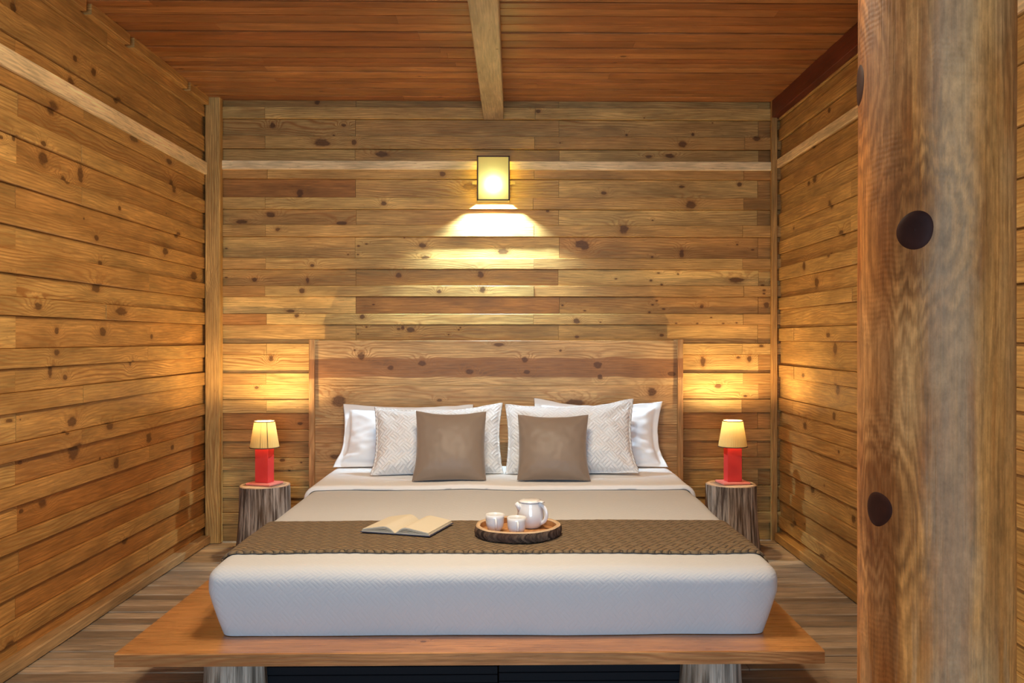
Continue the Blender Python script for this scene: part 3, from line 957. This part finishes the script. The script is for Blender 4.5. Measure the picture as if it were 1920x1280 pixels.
# ------------------------------------------------------------------ pillows
def pillow(name, mat, w, h, t, loc_bottom, tilt, yaw, label, cat, group, seed, roll=0.0, conc=.05, flange=0.0, n=64, corner=(), wr=.006, sag=.25, power=.5):
    """loc_bottom: where the middle of the lower edge rests; tilt: lean back from upright"""
    rng = random.Random(seed)
    off = rng.uniform(0, 50)
    verts, idx = [], {}
    fs = 2 * flange / w
    fq = 2 * flange / h
    def pt(i, j, side):
        s = -1 + 2 * i / n
        q = -1 + 2 * j / n
        # denser near the rim
        s = math.sin(s * PI / 2) * .5 + s * .5
        q = math.sin(q * PI / 2) * .5 + q * .5
        x = s * w / 2 * (1 - conc * (1 - q * q) * abs(s) ** 3)
        y = q * h / 2 * (1 - conc * 1.2 * (1 - s * s) * abs(q) ** 3)
        cs, cq = min(1, abs(s) / (1 - fs)), min(1, abs(q) / (1 - fq))
        pr = (max(0, 1 - cs ** 2.4) * max(0, 1 - cq ** 2.4)) ** power
        pr *= 1 + sag * (-q) * .8
        z = side * (t / 2 * pr + .0018)
        rim = i in (0, n) or j in (0, n)
        if rim:
            z = 0
        # folds: radiating from the corners and loose creases near the rim
        c = Vector((abs(s) - 1, abs(q) - 1))
        ang = math.atan2(c.y, c.x)
        rad = c.length
        fold = math.sin(ang * 9 + seed) * math.exp(-((rad - .35) / .3) ** 2) * wr
        loose = noise.noise((s * 3 + off, q * 3, side * 2)) * wr * 1.6 + noise.noise((s * 8 + off, q * 6, side)) * wr * .6
        rimw = noise.noise((s * 5 + off, q * 5, 7)) * wr * 1.2
        if not rim:
            z += side * (fold + loose) * min(1, pr * 2.5)
        z += rimw
        for (cs_, cq_, dx, dy, dz) in corner:
            g = math.exp(-(((s - cs_) / .42) ** 2 + ((q - cq_) / .42) ** 2))
            x += dx * g
            y += dy * g
            z += dz * g
        return Vector((x, y, z)), (s * w / 2, q * h / 2)
    uvs = {}
    for side in (1, -1):
        for i in range(n + 1):
            for j in range(n + 1):
                rim = i in (0, n) or j in (0, n)
                key = (i, j, 0 if rim else side)
                if key not in idx:
                    p, uv = pt(i, j, side)
                    idx[key] = len(verts)
                    verts.append(p)
                    uvs[idx[key]] = uv
    faces = []
    for side in (1, -1):
        for i in range(n):
            for j in range(n):
                q4 = []
                for (a, b) in ((i, j), (i + 1, j), (i + 1, j + 1), (i, j + 1)):
                    rim = a in (0, n) or b in (0, n)
                    q4.append(idx[(a, b, 0 if rim else side)])
                faces.append(q4 if side > 0 else q4[::-1])
    # local: x = width, y = height, z = towards the viewer
    R = Matrix.Rotation(yaw, 4, 'Z') @ Matrix.Rotation(PI / 2 - tilt, 4, 'X') @ Matrix.Rotation(roll, 4, 'Z')
    vv = [R @ v for v in verts]
    # rest on the bed: the lowest point touches
    zmin = min(v.z for v in vv)
    yc = sum(v.y for v in vv if v.z < zmin + .02) / max(1, len([v for v in vv if v.z < zmin + .02]))
    # settle: flatten what would sink
    vv = [Vector((v.x, v.y - yc, max(v.z - zmin - .012, 0.0) + (0.0 if v.z - zmin - .012 > 0 else (v.z - zmin) * .15))) for v in vv]
    over = loc_bottom[1] + max(v.y for v in vv) - 5.084      # keep clear of the headboard
    if over > 0:
        loc_bottom = (loc_bottom[0], loc_bottom[1] - over, loc_bottom[2])
    mb = MB()
    mb.add(vv, faces, [[uvs[k] for k in f] for f in faces], smooth=True)
    o = mb.build(name, mat)
    o.location = loc_bottom
    return tag(o, label, cat, group)

BT = MZ + .030                # top of the fold
G = 'white pillows against the headboard'
def px(x, dep):
    return (x - 962) * dep / F_PX
R_ = math.radians
pillow('pillow', M_LINEN, .74, .38, .15, (px(762, 4.93), 4.905, BT), R_(28), 0, 'plain white pillow at the left end of the headboard, behind a quilted one', 'pillow', G, 3, R_(0), .03, .035,
       corner=((-1, 1, -.01, .015, .0), (-1, -1, -.03, 0, .02), (1, 1, 0, .01, 0)), wr=.005)
pillow('pillow', M_LINEN, .72, .39, .15, (px(1121, 4.93), 4.905, BT), R_(27), 0, 'plain white pillow at the right end of the headboard, behind a quilted one', 'pillow', G, 8, R_(-1), .035, .035,
       corner=((-1, 1, -.0, .035, .0), (1, 1, .02, .015, .02), (1, -1, .03, 0, .02)), wr=.007)
pillow('pillow', M_SHAMQ, .69, .39, .20, (px(820, 4.66), 4.655, BT), R_(28), R_(3), 'white quilted pillow leaning behind the taupe cushion on the left', 'pillow', G, 12, R_(1), .045, .012,
       corner=((1, 1, .01, .025, 0), (-1, 1, -.0, .015, .0), (-1, -1, -.01, 0, .02)), wr=.006)
pillow('pillow', M_SHAMQ, .69, .40, .20, (px(1069, 4.66), 4.655, BT), R_(28), R_(-3), 'white quilted pillow leaning behind the taupe cushion on the right', 'pillow', G, 17, R_(1), .045, .012,
       corner=((1, 1, .01, .03, .01), (-1, 1, -.005, .012, 0), (1, -1, .015, 0, .02)), wr=.006)
GC = 'taupe cushions at the front of the pillows'
pillow('cushion', M_TAUPE, .365, .37, .16, (px(844, 4.45), 4.45, BT), R_(24), R_(2), 'square taupe satin cushion propped on the left pair of white pillows', 'cushion', GC, 23, R_(0), .055, .0, wr=.0015,
       corner=((-1, 1, .0, .012, 0), (1, 1, 0, .008, 0), (-1, -1, -.01, 0, 0)))
pillow('cushion', M_TAUPE, .362, .352, .16, (px(1037, 4.45), 4.45, BT), R_(24), R_(-2), 'square taupe satin cushion propped on the right pair of white pillows', 'cushion', GC, 29, R_(0), .05, .0, wr=.0018,
       corner=((-1, 1, .0, .008, 0), (1, 1, 0.005, .008, 0), (1, -1, .01, 0, 0)))

# ------------------------------------------------------------------ stumps and lamps
LAMPZ = .385
for (x, sd, lab) in ((-1.392, 31, 'weathered tree stump bedside table left of the bed, by the corner post'),
                     (1.232, 44, 'weathered tree stump bedside table right of the bed, streaked with pale bark')):
    o = empty('stump_table', (x, 4.955, 0))
    log('stump', M_BARK, M_STUMPTOP, 0, 0, .136, 0, LAMPZ - .005, o, sd, .16, .028)
    tag(o, lab, 'stump', 'tree stump bedside tables')

def lamp(x, y, rz, label, seam):
    root = empty('table_lamp', (x, y, LAMPZ + .001), 0)
    tag(root, label, 'lamp', 'red bedside lamps')
    bevel_box('base_plate', M_CORAL, root, .158, .13, .012, (0, 0, .006), rz, .003)
    bevel_box('post', M_RED, root, .086, .058, .205, (0, 0, .012 + .1025), rz, .003)
    rb, rt, z0, z1 = .080, .056, .208, .352
    mb = MB()
    def pleat(t, i, z):
        return 1 + .010 * math.sin(44 * t) * (.4 + .6 * (z1 - z) / (z1 - z0))
    K = 10
    prof = [(rb + (rt - rb) * i / K, z0 + (z1 - z0) * i / K) for i in range(K + 1)]
    lathe(mb, prof, 264, pleat)
    sh = mb.build('lamp_shade', M_SHADE, root)
    for r, z in ((rb + .0005, z0), (rt + .0005, z1)):
        mb = MB()
        lathe(mb, [(r - .003, z - .0025), (r + .0018, z - .0025), (r + .0018, z + .0025), (r - .003, z + .0025), (r - .003, z - .0025)], 96)
        mb.build('rim_binding', M_SEAM, sh)
    if seam:
        for ang in (-62, -92):
            mb = MB()
            a = R_(ang)
            tube(mb, [((rb + .0016) * math.cos(a), (rb + .0016) * math.sin(a), z0), ((rt + .0016) * math.cos(a), (rt + .0016) * math.sin(a), z1)], .0018 if ang == -62 else .0007, 8)
            mb.build('seam', M_SEAM, sh)
    mb = MB()
    rr_ = .016
    lathe(mb, [(rr_ * math.sin(PI * i / 10) + 1e-4,   .332 - rr_ * math.cos(PI * i / 10)) for i in range(11)], 24)
    mb.build('bulb', M_BULB, root)
    mb = MB()
    lathe(mb, [(.010, .213), (.010, .317), (.001, .317)], 20, close_bottom=True)
    mb.build('bulb_socket', M_METAL, root)
    return root

lamp(-1.392, 4.95, R_(-20), 'red lamp with dark seam on its cream shade, on the left tree stump', True)
lamp(1.240, 4.95, R_(9), 'red lamp with plain cream pleated shade, on the right tree stump', False)

# ------------------------------------------------------------------ wall sconce
SX, SY = -.115, BACK - PROUD
s0, s1 = EYE + (635 - 379) * 5.15 / F_PX, EYE + (635 - 293) * 5.15 / F_PX
sco = empty('wall_sconce', (SX, SY, s0))
tag(sco, 'lit boxy frosted glass sconce in a slim wooden frame above the headboard', 'wall lamp')
sh_ = s1 - s0
W2 = .096
mb = MB(); box(mb, -W2 + .006, W2 - .006, -.010, -.0008, .012, sh_ - .0045)
mb.build('back_plate', M_TRIM, sco)
mb = MB(); mb.add([(-W2 + .004, -.098, .010), (W2 - .004, -.098, .010), (W2 - .004, -.098, sh_ - .003), (-W2 + .004, -.098, sh_ - .003)], [[0, 1, 2, 3]])
mb.build('frosted_panel', M_FROST, sco)
for s in (-1, 1):
    mb = MB(); x = s * (W2 - .004)
    mb.add([(x, -.098, .012), (x, -.001, .012), (x, -.001, sh_ - .003), (x, -.098, sh_ - .003)], [[0, 1, 2, 3]])
    mb.build('side_panel', M_YELLOW, sco)
mb = MB()
for s in (-1, 1):
    x = s * (W2 - .004)
    box(mb, x - .004, x + .004, -.106, -.094, .008, sh_)
box(mb, -W2, W2, -.106, -.094, sh_ - .006, sh_)
box(mb, -W2, W2, -.106, -.094, .008, .0145)
mb.build('frame', M_SEAM, sco)
mb = MB(); box(mb, -W2 + .002, W2 - .002, -.094, -.001, sh_ - .004, sh_)
mb.build('top_cover', M_TRIM, sco)
mb = MB(); box(mb, -W2 + .004, W2 - .004, -.108, -.100, -.004, .0075)
mb.build('bottom_lip', M_FROST, sco)
for s in (-1, 1):
    mb = MB(); x = s * (W2 + .017)
    box(mb, x - .014, x + .014, -.005, -.0005, sh_ * .44, sh_ * .44 + .022)
    mb.build('bracket', M_TRIM, sco)
mb = MB()
rr_ = .022
lathe(mb, [(rr_ * math.sin(PI * i / 10) + 1e-4, .102 - 1.3 * rr_ * math.cos(PI * i / 10)) for i in range(11)], 24, c=(0, -.070, 0))
mb.build('bulb', M_BULBW, sco)

# ------------------------------------------------------------------ tray with cups and pot
BZ = MZ + .0035 + .009 + .001     # runner top
def bed_top(x, y):
    return spread_shape((x, y, MZ)).z + .0160
TX, TY = .018, 3.268
TZ = bed_top(TX, TY) + .001
tray = empty('log_slice_tray', (TX, TY, TZ))
tag(tray, 'round bark edged log slice tray holding the white tea set on the bed', 'tray')
def trf(t, i, z):
    return 1 + .012 * math.sin(2 * t + .6) + .010 * math.sin(5 * t + 1) + .006 * math.sin(11 * t + 2)
mb = MB()
lathe(mb, [(.002, .0135), (.138, .0135)], 128, trf, 0, False)
lathe(mb, [(.138, .0135), (.1405, .032)], 128, trf, 0, True)
mb.build('dish', M_TRAYIN, tray)
mb = MB()
lathe(mb, [(.1405, .0325), (.142, .037), (.154, .037), (.156, .034)], 128, trf, 0, True)
mb.build('rim', M_TRAYRIM, tray)
mb = MB()
def brf(t, i, z):
    return trf(t, i, z) + .012 * noise.noise((math.cos(t) * 14, math.sin(t) * 14, z * 20)) + .006 * math.sin(60 * t + 3 * math.sin(7 * t))
lathe(mb, [(.002, 0), (.150, 0)] + [(.156 + .004 * math.sin(PI * i / 8), .001 + .033 * i / 8) for i in range(9)], 256, brf, 0, True)
mb.build('bark', M_TRAYBARK, tray)

def cup(x, y, ang, label):
    c = empty('tea_cup', (x, y, TZ + .0142), ang)
    mb = MB()
    outer = [(.001, 0), (.020, 0), (.021, .003), (.026, .008), (.031, .018), (.0338, .032), (.0345, .050), (.0350, .062)]
    inner = [(.0335, .0625), (.0325, .050), (.0318, .032), (.029, .019), (.022, .009), (.001, .006)]
    lathe(mb, outer + inner, 64)
    weld(mb.build('cup_body', M_CERAMIC, c), .0001)
    mb = MB()
    pts = []
    for i in range(15):
        a = -PI / 2 + PI * i / 14
        pts.append((.0315 + .016 * math.cos(a), 0, .033 + .0165 * math.sin(a)))
    tube(mb, pts, .0036, 10, flat=1.3)
    mb.build('handle', M_CERAMIC, c)
    return tag(c, label, 'cup', 'white tea cups on the tray')
cup(-.067, 3.252, R_(-84), 'white china cup standing left of the other cup on the log slice tray')
cup(.013, 3.197, R_(-84), 'white china cup standing right in front of the pot on the tray')

pot = empty('teapot', (.066, 3.318, TZ + .0142), 0)
tag(pot, 'white glazed china teapot with flat lid on the log slice tray', 'teapot')
mb = MB()
body = [(.001, 0), (.034, 0), (.037, .002), (.045, .012), (.050, .028), (.0515, .045), (.0495, .062), (.0455, .078), (.0425, .090), (.0425, .094)]
inn = [(.0395, .094), (.040, .088), (.046, .060), (.046, .03), (.030, .008), (.001, .006)]
lathe(mb, body + inn, 72)
weld(mb.build('pot_body', M_CERAMIC, pot), .0001)
mb = MB()
lathe(mb, [(.001, .0945), (.041, .0945), (.0435, .0965), (.0430, .1005), (.030, .1035), (.012, .1045), (.001, .1045)], 64)
lid = weld(mb.build('lid', M_CERAMIC, pot), .0001)
mb = MB()
lathe(mb, [(.001, .104), (.009, .104), (.0075, .107), (.0085, .111), (.001, .1125)], 32)
mb = MB()
tube(mb, [(.026, -.022, .100), (.040, -.034, .101), (.047, -.040, .100)], [.010, .010, .008], 14, flat=.35)
mb.build('lid_tab', M_CERAMIC, lid)
mb = MB()
tube(mb, [(-.037, -.014, .070), (-.046, -.018, .083), (-.0545, -.021, .0955)], [.013, .010, .0072], 16)
mb.build('spout', M_CERAMIC, pot)
mb = MB()
pts = []
for i in range(21):
    a = PI * .52 - PI * 1.04 * i / 20
    rx, rz_ = .034, .036
    pts.append(((.036 + rx * max(math.cos(a), -.1)) * .84, (.036 + rx * max(math.cos(a), -.1)) * -.54, .050 + rz_ * math.sin(a) + .004))
tube(mb, pts, .0058, 12, flat=1.25)
mb.build('handle', M_CERAMIC, pot)

# ------------------------------------------------------------------ open book
bx, by = -.402, 3.372
bk = empty('open_book', (bx, by, bed_top(bx, by) + .002), R_(-17))
tag(bk, 'open hardback book with cream pages lying on the runner left of the tray', 'book')
BL, BW = .235, .135
mb = MB()
box(mb, -BW - .005, BW + .005, -BL / 2 - .004, BL / 2 + .004, 0, .0022)
mb.build('cover', M_COVER, bk)
def leaf(side, base, top, wid, skew):
    """a sheaf of pages, arched beside the gutter"""
    mb = MB()
    n = 22
    pts = []
    for i in range(n + 1):
        u = i / n
        arch = math.sin(min(1, u * 2.6) * PI / 2) * (1 - .72 * u)
        lo = .0025 + base * arch
        hi = .0033 + top * arch
        pts.append((side * (.001 + u * wid), lo, hi))
    m = 10
    verts, faces = [], []
    for j in range(m + 1):
        v = j / m
        y = -BL / 2 + BL * v
        for (x, lo, hi) in pts:
            verts.append((x, y, lo)); 
        for (x, lo, hi) in pts:
            verts.append((x, y + skew, hi))
    P = 2 * (n + 1)
    for j in range(m):
        for i in range(n):
            a = j * P + i
            faces.append([a, a + P, a + P + 1, a + 1])
            a2 = a + n + 1
            faces.append([a2, a2 + 1, a2 + P + 1, a2 + P])
        for i in (0, n):
            a = j * P + i
            faces.append([a, a + n + 1, a + n + 1 + P, a + P])
    for j in (0, m):
        for i in range(n):
            a = j * P + i
            faces.append([a, a + 1, a + n + 2, a + n + 1])
    mb.add(verts, faces, None, smooth=False)
    return mb
for side in (-1, 1):
    for (b0, t0, wd) in ((.0, .006, BW), (.010, .0125, BW - .002), (.018, .0205, BW - .003), (.0245, .031, BW - .004)):
        leaf(side, b0, t0, wd, 0).build('page_sheaf', M_PAPER, bk)

# ------------------------------------------------------------------ log column
CX, CY, CR = .965, 2.0, .165
T = NT('hewn_log')
U, V, _ = T.sep(T.uv())
P3 = T.obj()
X, Y, Z = T.sep(P3)
ring3 = T.xyz(T.m('MULTIPLY', X, 1.0), T.m('MULTIPLY', Y, 1.0), T.m('MULTIPLY', Z, .09))
n1 = T.noise(ring3, 10, 6, .62, .9)
n2 = T.noise(ring3, 45, 4, .6, .3)
n3 = T.noise(T.xyz(X, Y, T.m('MULTIPLY', Z, .35)), 5, 2)
fib = T.noise(T.xyz(X, Y, T.m('MULTIPLY', Z, .02)), 150, 3, .6)
# distance to the branch knots bends the grain
KN = [((-.105, -.128, 1.432), .045), ((-.155, -.055, .822), .044), ((-.160, .045, 1.79), .05)]
dd = None
for (c, r) in KN:
    k = T.vm('LENGTH', T.vm('MULTIPLY', T.vm('SUBTRACT', P3, c), (1, 1, .62)), out='v')
    k = T.m('DIVIDE', k, r)
    dd = k if dd is None else T.m('MINIMUM', dd, k)
bul = T.m('EXPONENT', T.m('MULTIPLY', T.m('MULTIPLY', dd, dd), -.13))
ln = T.m('MULTIPLY_ADD', T.m('SINE', T.m('ADD', T.m('MULTIPLY', n1, 46.0), T.m('MULTIPLY', bul, 34.0))), .5, .5)
col = T.mix(T.smooth(n1, .40, .60), (.27, .098, .025), (.50, .245, .082))
col = T.mix(T.m('MULTIPLY', T.smooth(n3, .42, .66), .55), col, (.50, .345, .19))
col = T.mix(T.m('MULTIPLY', T.smooth(T.noise(ring3, 7, 3, .6), .56, .7), .5), col, (.16, .095, .05))
col = T.mix(T.m('MULTIPLY', T.smooth(n2, .53, .70), .45), col, (.075, .04, .018))
col = T.mix(T.m('MULTIPLY', ln, T.smooth(dd, 4.5, 1.2, .28, .8)), col, (.15, .065, .022))
col = T.mix(T.m('MULTIPLY', T.smooth(dd, 2.6, 1.0), .6), col, (.15, .06, .02))
lowm = T.m('MULTIPLY', T.smooth(Z, .75, .2), T.smooth(T.noise(ring3, 16, 4, .65), .5, .58))
col = T.mix(T.m('MULTIPLY', lowm, .55), col, (.46, .38, .27))
# shaded side painted in as a darker hewn strip towards the room
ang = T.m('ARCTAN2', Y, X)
shade_strip = T.smooth(T.m('ABSOLUTE', T.m('ADD', T.m('ABSOLUTE', T.m('SUBTRACT', ang, -2.75)), T.m('MULTIPLY_ADD', n1, .5, -.25))), .42, .2)
col = T.mix(T.m('MULTIPLY', shade_strip, .5), col, (.12, .045, .014))
v = T.m('MULTIPLY_ADD', fib, .9, .55)
col = T.mix(1.0, col, T.xyz(v, v, v), 'MULTIPLY')
col = T.mix(1.0, col, (1.22, 1.02, .76), 'MULTIPLY')
# doorway light painted as a paler, greyed strip on the facing side
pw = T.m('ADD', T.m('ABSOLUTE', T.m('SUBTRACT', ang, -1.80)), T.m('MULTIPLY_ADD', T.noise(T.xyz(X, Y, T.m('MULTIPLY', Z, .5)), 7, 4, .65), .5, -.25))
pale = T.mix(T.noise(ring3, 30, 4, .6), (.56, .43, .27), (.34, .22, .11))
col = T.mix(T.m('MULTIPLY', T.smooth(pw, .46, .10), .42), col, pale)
mot = T.m('MULTIPLY_ADD', T.noise(T.xyz(X, Y, T.m('MULTIPLY', Z, .5)), 55, 4, .7), 1.1, .45)
col = T.mix(1.0, col, T.xyz(mot, mot, mot), 'MULTIPLY')
# axe and plane marks
tool = T.m('SINE', T.m('ADD', T.m('MULTIPLY', Z, 520.0), T.m('MULTIPLY', n1, 22.0)))
tm = T.smooth(T.noise(P3, 6, 2), .42, .62)
h = T.m('ADD', T.m('MULTIPLY', T.m('MULTIPLY', tool, tm), .09), T.m('ADD', T.m('MULTIPLY', fib, .7), T.m('MULTIPLY', n2, .8)))
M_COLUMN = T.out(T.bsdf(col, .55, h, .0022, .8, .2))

mb = MB()
prof = [(CR, CEIL * i / 110) for i in range(111)]
def crf(t, i, z):
    k = 1 + .012 * math.sin(3 * t + .4 + z * .6) + .006 * math.sin(7 * t + z * 1.3)
    k += .010 * noise.noise((math.cos(t) * 1.5, math.sin(t) * 1.5, z * 2.2))
    # hewn flats
    k -= .016 * max(0, math.cos(3.5 * t + .5)) ** 2
    d = abs(((t - R_(200) + PI) % (2 * PI)) - PI)
    k += .02 * math.exp(-((z - .85) / .16) ** 2) * math.exp(-(d / .5) ** 2)
    k += .02 * math.exp(-((z - 1.45) / .16) ** 2) * math.exp(-((abs(((t - R_(231) + PI) % (2 * PI)) - PI)) / .5) ** 2)
    return k
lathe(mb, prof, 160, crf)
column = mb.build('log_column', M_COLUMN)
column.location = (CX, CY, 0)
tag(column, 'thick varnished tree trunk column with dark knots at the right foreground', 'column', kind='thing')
for (c, r) in KN:
    cv = Vector(c)
    nrm = Vector((cv.x, cv.y, 0)).normalized()
    th = math.atan2(nrm.y, nrm.x) % (2 * PI)
    R0 = CR * crf(th, 0, cv.z)
    sx = Vector((0, 0, 1)).cross(nrm)
    mb = MB()
    rings, seg = 8, 48
    verts, faces = [], []
    rng = random.Random(int(r * 1e4) + int(c[2] * 100))
    p1 = rng.uniform(0, 6)
    for i in range(rings + 1):
        for k in range(seg):
            a = 2 * PI * k / seg
            q = max(i / rings, .01)
            rr2 = r * q * (1 + .05 * math.sin(2 * a + p1) + .03 * math.sin(3 * a + p1 * 2))
            lx_, lz_ = rr2 * math.cos(a), rr2 * math.sin(a)
            tt = th + lx_ / R0
            RR = CR * crf(tt % (2 * PI), 0, cv.z + lz_) + (.003 - .006 * q ** 6)
            verts.append((RR * math.cos(tt), RR * math.sin(tt), cv.z + lz_))
    for i in range(rings):
        for k in range(seg):
            k2 = (k + 1) % seg
            faces.append([i * seg + k, i * seg + k2, (i + 1) * seg + k2, (i + 1) * seg + k])
    faces.append(list(range(seg)))
    mb.add(verts, faces, None, smooth=True)
    kb = mb.build('branch_knot', M_KNOT, column, recalc=False)
    kb['label'] = 'dark brown sawn branch knot'

# ------------------------------------------------------------------ light
w = bpy.data.worlds.new('World')
sc.world = w
w.use_nodes = True
bg = w.node_tree.nodes.get('Background') or w.node_tree.nodes.new('ShaderNodeBackground')
bg.inputs[0].default_value = (.72, .86, 1.0, 1)
bg.inputs[1].default_value = .9

def area(name, loc, rot, sx, sy, power, color, shape='RECTANGLE'):
    l = bpy.data.lights.new(name, 'AREA')
    l.shape = shape
    l.size, l.size_y = sx, sy
    l.energy = power
    l.color = color
    o = bpy.data.objects.new(name, l)
    COL.objects.link(o)
    o.location = loc
    o.rotation_euler = rot
    return o
# daylight entering by the doorway behind the photographer
area('doorway_daylight', (-.1, FRONT + .02, 1.15), (PI / 2, 0, 0), 2.6, 2.1, 140, (.45, .72, 1.0))
# added warm overhead fill, unseen, above the foot of the bed
area('warm_fill_light', (-.15, 2.85, CEIL - .06), (0, 0, 0), .6, .6, 68, (1.0, .83, .60), 'DISK')

# ------------------------------------------------------------------ camera
cam = bpy.data.cameras.new('Camera')
cam.sensor_width = 36
cam.lens = 36 * F_PX / 1920
cam.shift_x = -25 / 1920
cam.shift_y = -5 / 1920
cam.clip_start = .05
co = bpy.data.objects.new('Camera', cam)
COL.objects.link(co)
co.location = (0, 0, EYE)
co.rotation_euler = (PI / 2, 0, R_(-.8))
sc.camera = co

sc.view_settings.view_transform = 'Standard'
sc.view_settings.look = 'None'
sc.view_settings.gamma = 1
sc.view_settings.exposure = 0.2
sc.view_settings.use_curve_mapping = False
sc.cycles.use_denoising = True
sc.cycles.max_bounces = 7
sc.cycles.diffuse_bounces = 4
sc.cycles.adaptive_threshold = .05
sc.cycles.sample_clamp_indirect = 6
